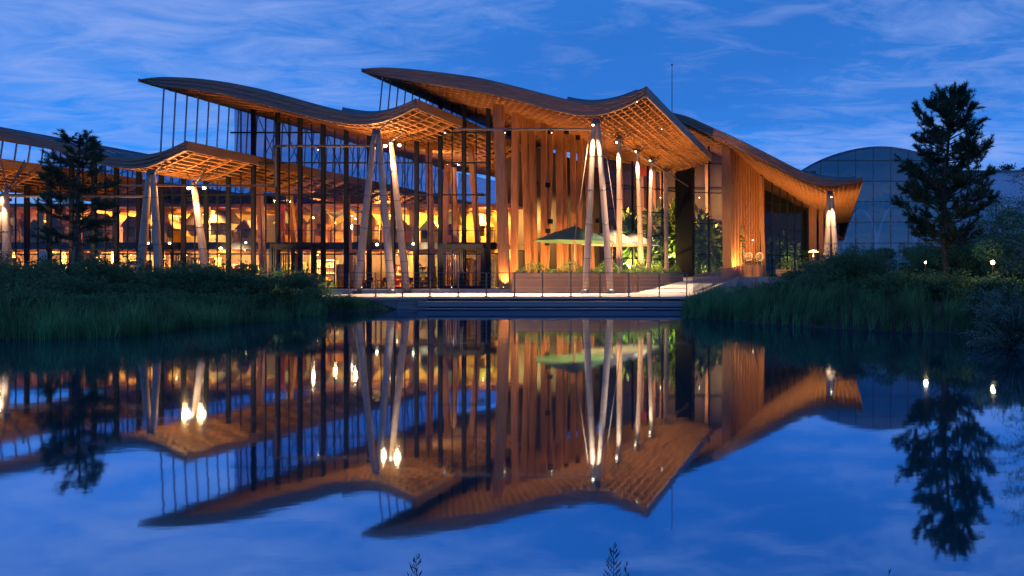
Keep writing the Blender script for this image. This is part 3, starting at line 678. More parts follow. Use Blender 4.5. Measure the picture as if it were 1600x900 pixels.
for i, (a_, b_) in enumerate(zip(xw, zw)):
    if i % 2 == 0 or i % 5 == 0: m = MB(); m.bar((a_ + .3, 87.3, DZ), (a_ - .3 + .2 * (i % 3), 87.3, b_ - .2), .55, .3, up=(0, 1, 0)); m.build('hall_post', WOODV, B)
for zq in (5.2, 9.6, 14.0): m = MB(); m.box(-32, -9.6, 87.5, 87.7, zq, zq + .22); m.build('hall_rail', POST, B)
for x_ in (-22, -17, -12.5): globe((x_, 82, 12.2), 900, (1, .5, .16), .06)  # added globes, put in high to turn the hall back wall orange

# ------------------------------------------------------------------ indoor furniture
ORD = ['first','second','third','fourth','fifth','sixth','seventh','eighth','ninth','tenth','eleventh','twelfth','thirteenth','fourteenth','fifteenth','sixteenth','seventeenth','eighteenth','nineteenth','twentieth']
def ordk(i): return ORD[i] if i < 20 else 'twenty-' + ORD[i - 20]
KG = 'small gabled kiosks along the gallery'
def kiosk(x_, y_, z_, w_, h_, c1, c2, label):
    k = empty('gabled_kiosk', (x_, y_, z_), label, 'kiosk', KG)
    m = MB(); m.box(x_ - w_ / 2, x_ + w_ / 2, y_, y_ + 1.2, z_, z_ + h_ * .28); m.box(x_ - w_ / 2, x_ - w_ / 2 + .12, y_, y_ + 1.2, z_ + h_ * .28, z_ + h_ * .62); m.box(x_ + w_ / 2 - .12, x_ + w_ / 2, y_, y_ + 1.2, z_ + h_ * .28, z_ + h_ * .62); m.box(x_ - w_ / 2, x_ + w_ / 2, y_ + 1.1, y_ + 1.2, z_ + h_ * .28, z_ + h_ * .62); m.build('wall', c1, k)
    m = MB(); a = w_ / 2 + .15; m.add([(x_ - a, y_ - .15, z_ + h_ * .62), (x_ + a, y_ - .15, z_ + h_ * .62), (x_, y_ - .15, z_ + h_), (x_ - a, y_ + 1.3, z_ + h_ * .62), (x_ + a, y_ + 1.3, z_ + h_ * .62), (x_, y_ + 1.3, z_ + h_)], [(0, 1, 2), (5, 4, 3), (0, 2, 5, 3), (2, 1, 4, 5), (1, 0, 3, 4)]); m.build('roof', c2, k)
names = ['red', 'mustard', 'orange', 'brown', 'cream', 'plum', 'olive']
i = 0; xq = -82
while xq < -33:
    a, b = random.choice([1, 1, 2, 3, 4, 4, 6, 0]), random.choice([3, 5, 3, 3, 6]); w_ = random.uniform(1.2, 2.2); h_ = random.uniform(2.2, 3.5)
    kiosk(xq, 60.6 + random.uniform(0, 2.5), 5.0, w_, h_, COLS[a], COLS[b], f'{names[a]} kiosk with pointed {names[b]} roof on the gallery, {ordk(i)} from the left')
    xq += w_ + random.uniform(.5, 1.6); i += 1
# lower floor: shelves and counters with goods
i = 0; xq = -80; ordw = ['first', 'second', 'third', 'fourth', 'fifth', 'sixth', 'seventh', 'eighth', 'ninth', 'tenth', 'eleventh', 'twelfth', 'thirteenth', 'fourteenth', 'fifteenth']
while xq < -31.5:
    w_ = random.uniform(1.8, 2.8); yy = 61 + random.uniform(-1.0, 2); hh = random.uniform(2.0, 3.0); a = random.randrange(7)
    s_ = empty('display_shelf', (xq, yy, DZ), f'{names[a]} display shelf of goods on the ground floor, {ordk(i)} from the left', 'shelf', 'display shelves behind the glass front')
    m = MB(); m.box(xq, xq + .08, yy, yy + .5, DZ, DZ + hh); m.box(xq + w_ - .08, xq + w_, yy, yy + .5, DZ, DZ + hh); m.box(xq + .08, xq + w_ - .08, yy + .44, yy + .5, DZ, DZ + hh)
    nsf = 4
    for q in range(nsf + 1): m.box(xq + .08, xq + w_ - .08, yy, yy + .44, DZ + .1 + q * (hh - .2) / nsf, DZ + .14 + q * (hh - .2) / nsf)
    m.build('case', COLS[a], s_)
    for cc in range(3):
        m = MB()
        for q in range(nsf):
            x2 = xq + .15 + cc * .1
            while x2 < xq + w_ - .3:
                if random.random() < .45:
                    hb = random.uniform(.15, .5); z2 = DZ + .142 + q * (hh - .2) / nsf; m.lathe((x2 + .1, yy + .2, z2), [(.09, 0), (.09, hb * .6), (.04, hb * .8), (.04, hb)], 6)
                x2 += .32
        m.build('goods', COLS[random.choice([0, 1, 4, 2, 6])], s_)
    xq += w_ + random.uniform(.3, 1.4); i += 1
# dining tables and chairs just behind the glass
def make_table():
    t_ = empty('dining_table', (0, 0, 0), 'dark dining table behind the glass front', 'table', 'dining tables behind the glass front')
    m = MB(); m.box(-.6, .6, -.4, .4, .70, .75); m.build('tabletop', COLS[3], t_)
    for sx in (-.52, .52):
        for sy in (-.32, .32): m = MB(); m.box(sx - .03, sx + .03, sy - .03, sy + .03, 0, .70); m.build('leg', STEEL, t_)
    return t_
def make_chair():
    t_ = empty('dining_chair', (0, 0, 0), 'dark dining chair behind the glass front', 'chair', 'dining chairs behind the glass front')
    m = MB(); m.box(-.22, .22, -.22, .22, .43, .47); m.build('seat', DARK, t_); m = MB(); m.box(-.22, .22, .19, .23, .55, .95); m.build('backrest', DARK, t_)
    for sx in (-.2, .2):
        for sy in (-.2, .2): m = MB(); m.box(sx - .02, sx + .02, sy - .02, sy + .02, 0, .95 if sy > 0 else .43); m.build('leg', DARK, t_)
    return t_
T0 = make_table(); C0 = make_chair(); first = True
for ti, (pp, yy) in enumerate(((390, 57), (480, 57), (560, 57.2), (585, 56.5), (622, 57), (655, 56.3), (700, 57.5), (738, 57))):
    x_ = X(pp, yy)
    tl = f'dark dining table behind the glass front, {ordk(ti)} table from the left'
    if first: T0.location = (x_, yy, DZ); T0['label'] = tl
    else: copy_tree(T0, (x_, yy, DZ), label=tl)
    for dx, rz in ((-.95, R(90)), (.95, R(-90))):
        cl_ = f'dark chair at the {"left" if dx < 0 else "right"} end of the {ordk(ti)} dining table from the left'
        if first and dx < 0: C0.location = (x_ + dx, yy, DZ); C0.rotation_euler = (0, 0, rz); C0['label'] = cl_
        else: copy_tree(C0, (x_ + dx, yy, DZ), rz, label=cl_)
    first = False
# hanging sails
for i, (p0, p1, p2, yy, lb) in enumerate((((475, 322), (502, 322), (500, 337), 59.5, 'small bright triangular sail hanging left above the gallery'), ((508, 332), (545, 330), (525, 342), 61, 'cream sail hanging between the two bright posts'), ((545, 322), (572, 330), (556, 334), 60, 'small pale sail beside the two leaning front columns'))):
    a, b, c = P(*p0, yy), P(*p1, yy + .5), P(*p2, yy - .8); m = MB(); th = Vector((0, 0, .03)); ce = (a + b + c) / 3 + Vector((0, 0, -.2))
    m.add([a, b, c, ce, a + th, b + th, c + th, ce + th], [(0, 3, 1), (1, 3, 2), (2, 3, 0), (4, 5, 7), (5, 6, 7), (6, 4, 7), (0, 1, 5, 4), (1, 2, 6, 5), (2, 0, 4, 6)])
    tag(m.build('hanging_sail', SAILM), lb, 'sail', 'sails hanging in the hall')
    m = MB(); m.ball(ce + Vector((0, -.2, -.6)), .07, 8); q = m.build('sail_lamp', BULB, B); light('POINT', ce + Vector((0, -.2, -.75)), 180, (1, .6, .25), B, .1)
# colourful panels on the gallery wall (lit)
for i, (pp, py_, wpx, hpx, mt, lb) in enumerate(((45, 340, 4, 34, COLS[1], 'narrow tall yellow banner at far left of the gallery'), (64, 345, 7, 44, COLS[1], 'wide yellow banner left of the pine'), (77, 355, 6, 22, COLS[1], 'short yellow banner beside the pine'), (147, 360, 16, 18, COLS[0], 'red banner right of the pine'), (468, 340, 9, 60, COLS[0], 'dark red banner in the middle of the gallery'), (440, 350, 10, 60, COLS[0], 'red banner above the left door'), (1004, 260, 12, 30, COLS[0], 'red lantern panel between the lit columns'))):
    yy = 59.4 if pp < 900 else 75; a = P(pp - wpx / 2, py_ + hpx / 2, yy); b = P(pp + wpx / 2, py_ - hpx / 2, yy); m = MB(); m.box(a.x, b.x, yy, yy + .06, a.z, b.z); tag(m.build('hanging_banner', mt), lb, 'banner', 'hanging banners indoors')

# ------------------------------------------------------------------ planter, umbrellas, railings, terrace furniture
pl = empty('timber_planter', (-19, 47.6, DK), 'long boarded timber planter with low plants in front of the umbrellas', 'planter')
xa, xb = X(800, 47.7), X(990, 47.7)
m = MB(); m.box(xa, xb, 47.7, 48.6, DK, 2.10); m.box(xb - .9, xb + .15, 48.603, 63, DK, 2.14)
m.build('box', PLANT, pl)
m = MB(); m.box(xa - .04, xb + .04, 47.64, 47.72, 2.08, 2.17); m.box(xb + .12, xb + .20, 47.74, 63, 2.10, 2.2); m.build('rim', WOODH, pl)
n = 9000; u = rng.uniform(0, 1, n); C = np.stack([np.where(u < .5, rng.uniform(xa + .1, xb, n), rng.uniform(xb - .85, xb + .1, n)), np.where(u < .5, rng.uniform(47.75, 48.5, n), rng.uniform(48, 62.9, n)), 2.1 + rng.uniform(0, 1, n) ** 1.6 * 1.05], 1)
C[:, 2] = 2.1 + (C[:, 2] - 2.1) * (0.35 + .65 * (np.sin(C[:, 0] * 2.3 + C[:, 1] * 1.1) * .5 + .5))
V, Q = leaves(C, .16, .35, .8); nmesh('foliage', V, Q, LUSH, pl)
def umbrella(x_, y_, zr, za, r_, mt, label, drop=.2):
    u_ = empty('patio_umbrella', (x_, y_, DZ), label, 'umbrella', 'large patio umbrellas behind the planter')
    m = MB(); nn = 8; vs = [(x_, y_, za)]; 
    for ring, (f, zf) in enumerate(((.5, .45), (1, 1))):
        for j in range(nn * 2):
            a = math.pi * j / nn + math.pi / 8; rr = r_ * f * (1 if j % 2 == 0 else .96); vs.append((x_ + rr * math.cos(a), y_ + rr * math.sin(a), za - (za - zr) * zf + (0.0 if j % 2 == 0 else .05 * f)))
    k_ = nn * 2; fs = [(0, 1 + j, 1 + (j + 1) % k_) for j in range(k_)] + [(1 + j, 1 + k_ + j, 1 + k_ + (j + 1) % k_, 1 + (j + 1) % k_) for j in range(k_)]
    nb = len(vs); vs += [(v[0], v[1], v[2] - .03) for v in vs]; fs += [tuple(q + nb for q in f[::-1]) for f in fs]
    fs += [(1 + k_ + j, nb + 1 + k_ + j, nb + 1 + k_ + (j + 1) % k_, 1 + k_ + (j + 1) % k_) for j in range(k_)]
    m.add(vs, fs); m.build('canopy', mt, u_)
    m = MB(); m.tube([(x_, y_, DZ), (x_, y_, za + .12)], .05, 8); m.ball((x_, y_, za + .15), .08, 6); m.build('pole', PIPE, u_)
    for j in range(8):
        a = math.pi * j / 4 + math.pi / 8; m = MB(); m.bar((x_, y_, zr + .1), (x_ + .55 * r_ * math.cos(a), y_ + .55 * r_ * math.sin(a), za - (za - zr) * .5 - .06), .03); m.build('rib', PIPE, u_)
    m = MB(); m.box(x_ - .45, x_ + .45, y_ - .45, y_ + .45, DZ, DZ + .12); m.build('base', STEEL, u_)
umbrella(X(898, 53.5), 53.5, Z(378, 53.5), Z(353, 53.5), 3.2, GREENC, 'large dark green patio umbrella left of the leaning column pair')
umbrella(X(957, 60), 60, Z(383, 60), Z(357, 60), 2.75, CREAM, 'pale cream patio umbrella seen between the leaning column pair')
umbrella(X(990, 65.6), 65.6, Z(383, 65.6), Z(364, 65.6), 2.6, CREAM, 'small pale green umbrella farthest back by the lit columns')
for (x_, y_, z_) in ((X(957, 60) + .3, 58.6, 3.2), (X(990, 65.6), 64.4, 3.0)):
    m = MB(); m.ball((x_, y_, z_), .08, 8); m.tube([(x_, y_, DZ), (x_, y_, z_ - .05)], .02, 6); tag(m.build('table_lamp', BULB), 'small glowing lamp on a thin stem under a cream umbrella' + (' nearest the leaning columns' if y_ < 60 else ' farthest back'), 'lamp', 'lamps below the umbrellas'); light('POINT', (x_, y_ - .2, z_ + .15), 260, (1, .72, .36), None, .1, name='umbrella_lamp_light')

YR = 38.0; RH = 1.40
rail = empty('deck_railing', (-15, YR, DK), 'low steel railing with thin cables along the front edge of the deck', 'railing')
px0 = [X(p, YR) for p in (545, 587, 629, 672, 716, 760, 804, 847.5, 892, 937.5, 982.5, 1030, 1073)]
for x_ in px0:
    m = MB(); m.box(x_ - .028, x_ + .028, YR - .03, YR + .03, DK, DK + RH); m.box(x_ - .09, x_ + .09, YR - .08, YR + .08, DK, DK + .02); m.build('post', PIPE, rail)
m = MB(); m.box(px0[0], px0[-1], YR - .03, YR + .03, DK + RH, DK + RH + .04); m.build('handrail', STEEL, rail)
for zq in (.25, .48, .71, .94, 1.17):
    m = MB(); m.tube([(px0[0], YR, DK + zq), (px0[-1], YR, DK + zq)], .012, 5); m.build('cable', STEEL, rail)
rr_ = empty('ramp_railing', (-9.2, 42, DK), 'dark railing of close upright bars beside the path on the right', 'railing')
A_ = Vector((-9.1, 42, 0.80)); B_ = Vector((-9.65, 66.5, 2.0)); nb_ = 60
for i in range(nb_):
    p = A_.lerp(B_, i / (nb_ - 1)); m = MB(); m.box(p.x - .02, p.x + .02, p.y - .02, p.y + .02, p.z, p.z + 1.1); m.build('baluster', STEEL, rr_)
m = MB(); m.bar(A_ + Vector((0, 0, 1.12)), B_ + Vector((0, 0, 1.12)), .06, .05); m.build('handrail', STEEL, rr_)
m = MB(); m.bar(A_ + Vector((0, 0, .06)), B_ + Vector((0, 0, .06)), .04, .05); m.build('bottom_rail', STEEL, rr_)
tr = empty('terrace_railing', (-5, 67, 2.0), 'low dark railing in front of the raised terrace, half hidden by bushes', 'railing')
for i in range(9):
    x_ = -9.5 + i * 1.2; m = MB(); m.box(x_ - .03, x_ + .03, 66.9, 67, 2.0, 3.1); m.build('post', STEEL, tr)
m = MB(); m.bar((-9.5, 66.95, 3.12), (.1, 66.95, 3.12), .05); m.build('handrail', STEEL, tr)
for zq in (2.3, 2.6, 2.85): m = MB(); m.bar((-9.5, 66.95, zq), (.1, 66.95, zq), .02); m.build('cable', STEEL, tr)
m = MB(); m.box(X(1163, 68), X(1188, 68), 68, 70.5, 2.0, Z(414, 68)); tag(m.build('timber_podium', CLAD), 'square boarded timber podium carrying a table and wicker chairs', 'podium')
zp = Z(414, 68); xt_ = X(1175, 68.8)
t_ = empty('terrace_table', (xt_, 69, zp), 'dark wooden table on the timber podium', 'table')
m = MB(); m.box(xt_ - .85, xt_ + .7, 68.5, 69.3, zp + .72, zp + .78); m.build('tabletop', COLS[3], t_)
for sx in (-.78, .62):
    for sy in (68.56, 69.24): m = MB(); m.box(xt_ + sx - .03, xt_ + sx + .03, sy - .03, sy + .03, zp, zp + .72); m.build('leg', COLS[3], t_)
def wicker(x_, y_, rz, label):
    c = empty('wicker_chair', (x_, y_, zp), label, 'chair', 'wicker chairs on the podium'); 
    o1 = Vector((x_, y_, zp)); m = MB()
    m.lathe(o1, [(.40, .42), (.42, .48), (.40, .50)], 14); m.build('seat', WICK, c)
    ring = [o1 + Vector((.40 * math.cos(a), .15, .95 + .44 * math.sin(a))) for a in [2 * math.pi * i / 18 for i in range(19)]]
    m = MB(); m.tube(ring, .05, 6, False)
    for q in range(-3, 4): zx = .48 * math.sqrt(max(0, 1 - (q / 4) ** 2)); m.tube([o1 + Vector((q * .10, .16, 0.95 - .42 * math.sqrt(1 - (q / 4) ** 2))), o1 + Vector((q * .10, .16, 0.95 + .42 * math.sqrt(1 - (q / 4) ** 2)))], .018, 5)
    m.build('backrest', WICK, c)
    for q in range(4): a = math.pi / 4 + q * math.pi / 2; m = MB(); m.tube([o1 + Vector((.3 * math.cos(a), .3 * math.sin(a), .43)), o1 + Vector((.36 * math.cos(a), .36 * math.sin(a), 0))], .025, 6); m.build('leg', WICK, c)
wicker(X(1186, 69.5), 69.9, 0, 'round-backed pale wicker chair right of the podium table'); wicker(X(1169, 69.5), 69.9, 0, 'round-backed pale wicker chair left of the podium table')
globe((X(1176, 67.2), 67.3, zp + 2.6), 600, (1, .66, .30), .06, BULB, 'added_terrace_globe')  # added lamp, put here only to brighten the wicker chairs
# small lit parasol lamp on the right terrace
x_ = X(1271, 74); m_ = empty('terrace_lamp', (x_, 74, 2.0), 'small glowing umbrella-shaped lamp on the right terrace', 'lamp')
m = MB(); m.lathe((x_, 74, Z(394, 74)), [(.62, 0), (.45, .16), (.05, .28)], 14); m.build('lamp_shade', SHADE, m_, True); m = MB(); m.tube([(x_, 74, 2), (x_, 74, Z(394, 74))], .03, 6); m.build('stem', STEEL, m_)
light('POINT', (x_, 73.9, Z(396, 74) - .25), 200, (1, .68, .32), m_, .1)
for (x0_, x1_, yy) in ((X(1243, 71), X(1268, 71), 71), (X(1212, 76), X(1240, 76), 76)):
    p2 = empty('terrace_planter', ((x0_ + x1_) / 2, yy, 2.0), 'low timber planter of flowers on the right terrace' + (' below the glowing lamp' if yy == 71 else ' in front of the dark windows'), 'planter', 'planters on the right terrace')
    m = MB(); m.box(x0_, x1_, yy, yy + .8, 2.0, 2.9); m.build('box', PLANT, p2)
    C = np.stack([rng.uniform(x0_, x1_, 500), rng.uniform(yy, yy + .8, 500), rng.uniform(2.9, 3.7, 500)], 1); V, Q = leaves(C, .2, .4, .5); nmesh('foliage', V, Q, LUSH, p2)

# indoor tropical plants
def lush_proto(seed, h_, spread, n_l, ls):
    r_ = np.random.default_rng(seed); o = empty('tropical_plant', (0, 0, 0)); m = MB()
    m.tube([(0, 0, 0), (.1, 0, h_ * .5), (0, .1, h_ * .85)], [.12, .08, .04], 6); m.build('stem', BARK, o, True)
    dirs = r_.normal(size=(n_l, 3)); dirs /= np.linalg.norm(dirs, axis=1)[:, None]; rad = r_.uniform(.2, 1, n_l) ** .6
    C = dirs * rad[:, None] * np.array([spread, spread, h_ * .42]) + np.array([0, 0, h_ * .62]); C[:, 2] = np.maximum(C[:, 2], .2)
    V, Q = leaves(C, ls, .28, -.3, dirs.copy()); nmesh('foliage', V, Q, LUSH, o); return o
LP = [lush_proto(1, 5.5, 1.6, 340, .9), lush_proto(2, 8.0, 1.7, 420, 1.1), lush_proto(3, 3.2, 1.3, 300, .6)]
spots = [(-22.6, 72.6, 1), (-20.6, 73.4, 0), (-18.7, 76.5, 1), (-21.6, 76.5, 0), (-16.4, 76.8, 0), (-14.6, 76.6, 1), (-13.2, 77.2, 2), (-15.4, 80.5, 1), (-18, 80.5, 0), (-23.4, 70.3, 2), (-19.6, 74.4, 2), (-21.8, 79, 1), (-17, 83, 1), (-24.5, 76, 1), (-20, 83, 1), (-12.6, 79.5, 1), (-16.2, 78.6, 1), (-22, 83, 1), (X(1205, 97), 97, 0), (X(1225, 100), 102, 1), (X(1245, 102), 102, 0)]
used = set()
for i, (x_, y_, k) in enumerate(spots):
    lb = f'leafy {["bushy", "tall", "low"][k]} tropical plant inside the garden hall, {ordk(i)} plant counted from the umbrella side'
    if k not in used: o = LP[k]; o.location = (x_, y_, DZ); o['label'] = lb; used.add(k)
    else: o = copy_tree(LP[k], (x_, y_, DZ), random.uniform(0, 6), random.uniform(.9, 1.35), lb)
    o['category'] = 'plant'; o['group'] = 'tropical plants in the garden hall'

# ------------------------------------------------------------------ greenhouse on the right
GH = empty('glass_dome_hall', (11, 125, 2), 'big blue glass greenhouse hall with a curved roof behind the pine', 'greenhouse')
Yg = 125.0; s = F / Yg
ap = [(1190, 330), (1220, 290), (1255, 262), (1285, 247), (1315, 237), (1345, 230), (1375, 227), (1405, 230), (1440, 238), (1480, 252), (1515, 272), (1550, 300), (1590, 345)]
axp, azp = smooth_prof(ap, 44); ax_ = (axp - CX) / s; az_ = H + (CY - azp) / s
m = MB(); vs = []
for i in range(len(ax_)): vs += [(ax_[i], Yg, az_[i]), (ax_[i], Yg + 70, az_[i]), (ax_[i], Yg, az_[i] - .5), (ax_[i], Yg + 70, az_[i] - .5)]
fs = []
for i in range(len(ax_) - 1): a = 4 * i; b = a + 4; fs += [(a, b, b + 1, a + 1), (a + 2, a + 3, b + 3, b + 2), (a, a + 2, b + 2, b)]
m.add(vs, fs); ROOFG = mat('pale membrane', (0.50, 0.60, 0.72), 0.35, metal=0, var=.05, bump=0); m.build('curved_roof', ROOFG, GH)
vx = [1200 + 27.4 * i for i in range(15)]
for i, p in enumerate(vx):
    x_ = X(p, Yg); m = MB(); m.box(x_ - .08, x_ + .08, Yg - .2, Yg + .1, 2, float(np.interp(x_, ax_, az_)) - .4); m.build('mullion', STEEL, GH)
    if i < len(vx) - 1:
        x2 = X(vx[i + 1], Yg); m = MB(); m.add([(x_, Yg, 2), (x2, Yg, 2), (x2, Yg, float(np.interp(x2, ax_, az_))), (x_, Yg, float(np.interp(x_, ax_, az_)))], [(0, 1, 2, 3)]); m.build('glass_pane', GLASSG, GH)
for py_ in (251, 283, 315, 347, 380):
    z_ = Z(py_, Yg); m = MB(); sel = ax_[az_ > z_ + .2]; m.box(sel.min(), sel.max(), Yg - .15, Yg + .12, z_ - .07, z_ + .07); m.build('transom', STEEL, GH)
m = MB(); m.add([(ax_[0], Yg + 69.5, 2), (ax_[-1], Yg + 69.5, 2)] + [(ax_[i], Yg + 69.5, az_[i] - .3) for i in range(len(ax_) - 1, -1, -1)], [tuple(range(len(ax_) + 2))]); m.build('rear_gable', mat('dark rear glazing', (0.10, 0.17, 0.26), 0.6, var=.4, scale=.12, bump=0), GH)
for i, (p, w_) in enumerate(((1345, 30), (1400, 34), (1460, 34))):   # inner arches
    cx_ = X(p, 131); rr = w_ / F * 131; m = MB(); m.tube([(cx_ + rr * math.cos(a), 131, 2 + (14 if i != 1 else 15) * math.sin(a)) for a in [math.pi * q / 14 for q in range(15)]], .28, 6); m.build('inner_arch', ROOFG, GH)
GB = empty('pale_hall', (38, 140, 2), 'low pale blue flat-topped hall at the right edge behind the pine', 'building')
m = MB(); m.box(X(1490, 140), X(1760, 140), 140, 190, 1, Z(269, 140)); m.build('wall', ROOFG, GB); m = MB(); m.box(X(1488, 140), X(1762, 140), 139.6, 190.4, Z(269, 140), Z(269, 140) + .35); m.build('roof_edge', METAL, GB)

for i, (p, q, rr) in enumerate(((1352, 352, 4.5), (1385, 330, 3.6), (1418, 345, 4.6), (1452, 338, 4.0), (1320, 366, 3.2))):
    t_ = empty('indoor_tree', (X(p, 142), 142, 2), f'dark leafy tree inside the glass greenhouse, {ORD[i]} of the five', 'tree', 'trees inside the greenhouse'); c = P(p, q, 142); m = MB(); m.tube([(c.x, 142, 2), (c.x, 142, c.z)], [.3, .15], 6); m.build('trunk', BARK, t_)
    C = rng.normal(size=(2400, 3)) * np.array([rr * .42, rr * .42, rr * .42]) + np.array(c); C[:, 2] = np.maximum(C[:, 2], 2.2); V, Q = leaves(C, .7, .5, .2); nmesh('crown', V, Q, NEED, t_)

# ------------------------------------------------------------------ trees
def pine(name, base, height, halfw, seed, label, crown0=.22, lean=(0, 0), wfun=None, NB=125):
    r_ = random.Random(seed); rn = np.random.default_rng(seed); t_ = empty(name, base, label, 'pine tree'); bx, by, bz = base
    def trunk_pt(f): return Vector((bx + lean[0] * f + .12 * math.sin(f * 5 + seed), by + .1 * math.sin(f * 4), bz + height * f))
    m = MB(); m.tube([trunk_pt(i / 12) for i in range(13)], [.17 * (1 - i / 13) * height / 9 + .015 for i in range(13)], 8)
    tufts = []; nb = NB
    for i in range(nb):
        f = crown0 + (0.97 - crown0) * ((i + r_.random()) / nb); a = r_.uniform(0, 6.283)
        prof = wfun(f) if wfun else 1 - f
        ln = halfw * prof * r_.choice([.45, .7, .9, 1.0, 1.1]) + .15
        p0 = trunk_pt(f); d = Vector((math.cos(a), math.sin(a), r_.uniform(-.05, .45) + .35 * max(0, f - .5)))
        pts = [p0]
        for q in range(1, 5): pts.append(p0 + d * ln * q / 4 + Vector((0, 0, .22 * ln * (q / 4) ** 2)) + Vector((r_.uniform(-.06, .06), r_.uniform(-.06, .06), r_.uniform(-.06, .06))))
        m.tube(pts, [.035, .028, .022, .015, .008], 5)
        nsb = int(4 + ln * 6)
        for q in range(nsb):
            ff = r_.uniform(.3, 1) ** .7; j = min(3, int(ff * 4)); pb = pts[j].lerp(pts[j + 1], ff * 4 - j)
            sd = Vector((math.cos(a + r_.uniform(-1.4, 1.4)), math.sin(a + r_.uniform(-1.4, 1.4)), r_.uniform(-.15, 1.5))).normalized() * r_.uniform(.22, .58) * (1.2 - .4 * ff)
            m.tube([pb, pb + sd], [.012, .006], 4, False)
            for w in range(5): tufts.append((pb + sd * (.25 + .2 * w), (sd.normalized() + Vector((0, 0, .7))).normalized()))
    for q in range(9): tufts.append((trunk_pt(.93 + .07 * q / 8), Vector((0, 0, 1))))
    m.build('trunk', BARK, t_, True)
    T = np.array([list(a) for a, b in tufts]); D = np.array([list(b) for a, b in tufts]); k = 15
    C = np.repeat(T, k, 0); dd = np.repeat(D, k, 0) * .9 + rn.normal(size=(len(C), 3)) * .62; dd /= np.linalg.norm(dd, axis=1)[:, None]
    ln = rn.uniform(.09, .19, len(C))[:, None]; rr = np.cross(dd, rn.normal(size=(len(C), 3))); rr /= np.linalg.norm(rr, axis=1)[:, None]
    V = np.stack([C - rr * .010, C + rr * .010, C + dd * ln + rr * .004, C + dd * ln - rr * .004], 1).reshape(-1, 3)
    nmesh('crown', V, np.arange(len(V)).reshape(-1, 4), NEED, t_); return t_
Yp = 27.0; zg = float(ground_z(np.array(X(1480, Yp)), np.array(Yp)))
pine('pine_tree', (X(1480, Yp), Yp, zg), Z(143, Yp) - zg, 1.9, 3, 'tall dark pine tree standing in the bushes on the right bank', .17, (0.0, 0),
     lambda f: (1.0 - .25 * (f < .30)) if f < .48 else (.95 - (f - .48) * .95 if f < .82 else max(.12, .63 - (f - .82) * 3.0)))
Yl = 34.5; zg = float(ground_z(np.array(X(120, Yl)), np.array(Yl)))
pine('pine_tree', (X(119, Yl), Yl, zg), Z(212, Yl) - zg, 1.38, 21, 'smaller slender pine tree on the left bank before the left roof', .30, (0.2, 0),
     lambda f: .95 if f < .60 else max(.28, .95 - (f - .60) * 2.0), 54)
m = MB(); m.tube([(X(105, 34), 34, .6), (X(117, 34.4), 34.4, Z(385, 34.4))], .05, 6); tag(m.build('tree_stake', PIPE), 'slanting wooden stake propping the left pine', 'stake')
# small dark trees on the pale hall's skyline
for i, (p, q, rr, lb) in enumerate(((1574, 262, 1.6, 'small rounded tree silhouette on the skyline above the pale hall'), (1603, 266, 1.3, 'tiny tree silhouette cut by the right edge of the view'))):
    t_ = empty('skyline_tree', (X(p, 195), 195, 2), lb, 'tree'); c = P(p, q, 195); m = MB(); m.tube([(c.x, 195, 2), (c.x, 195, c.z)], [.3, .15], 6); m.build('trunk', BARK, t_)
    C = rng.normal(size=(500, 3)) * np.array([rr * .9, rr * .6, rr * .45]) * .75 + np.array(c); V, Q = leaves(C, .7, .4, .2); nmesh('crown', V, Q, NEED, t_)

# ------------------------------------------------------------------ bank vegetation
def shrub_pts(cx, cy, gz, rad, h_, n, seed):
    r_ = np.random.default_rng(seed); nlobe = 9; L_ = np.stack([r_.normal(size=nlobe) * rad * .5, r_.normal(size=nlobe) * rad * .5, r_.uniform(.15, .92, nlobe) * h_], 1)
    k = r_.integers(0, nlobe, n); d = r_.normal(size=(n, 3)); d /= np.linalg.norm(d, axis=1)[:, None]
    C = L_[k] + d * (r_.uniform(.3, 1, n) ** .5)[:, None] * np.array([rad * .38, rad * .38, h_ * .2]); C[:, 2] = np.abs(C[:, 2])
    # upright shoots
    m_ = n // 5; ang = r_.uniform(0, 6.28, m_ // 8 + 1); q = r_.integers(0, len(ang), m_); t_ = r_.uniform(.2, 1, m_)
    sx = np.cos(ang) * rad * .7 * r_.uniform(.3, 1, len(ang)); sy = np.sin(ang) * rad * .7; hh = h_ * r_.uniform(.9, 1.35, len(ang))
    S = np.stack([sx[q] * (1 + .15 * t_) + r_.normal(size=m_) * .03, sy[q] + r_.normal(size=m_) * .03, hh[q] * t_], 1)
    C = np.concatenate([C, S]); return C + np.array([cx, cy, gz])
def mass(name, spots, label, mt, leaf=.115, wd=.42, dens=1.0):
    Cs = []
    for i, (x_, y_, rad, h_) in enumerate(spots):
        Cs.append(shrub_pts(x_, y_, float(ground_z(np.array(x_), np.array(y_))) - .05, rad, h_, int(1700 * dens * rad * h_ / (max(y_, 15) / 28) ** 1.0), 100 + i + len(name)))
    C = np.concatenate(Cs); V, Q = leaves(C, leaf, wd, .45); return tag(nmesh(name, V, Q, mt), label, None, None, 'stuff')
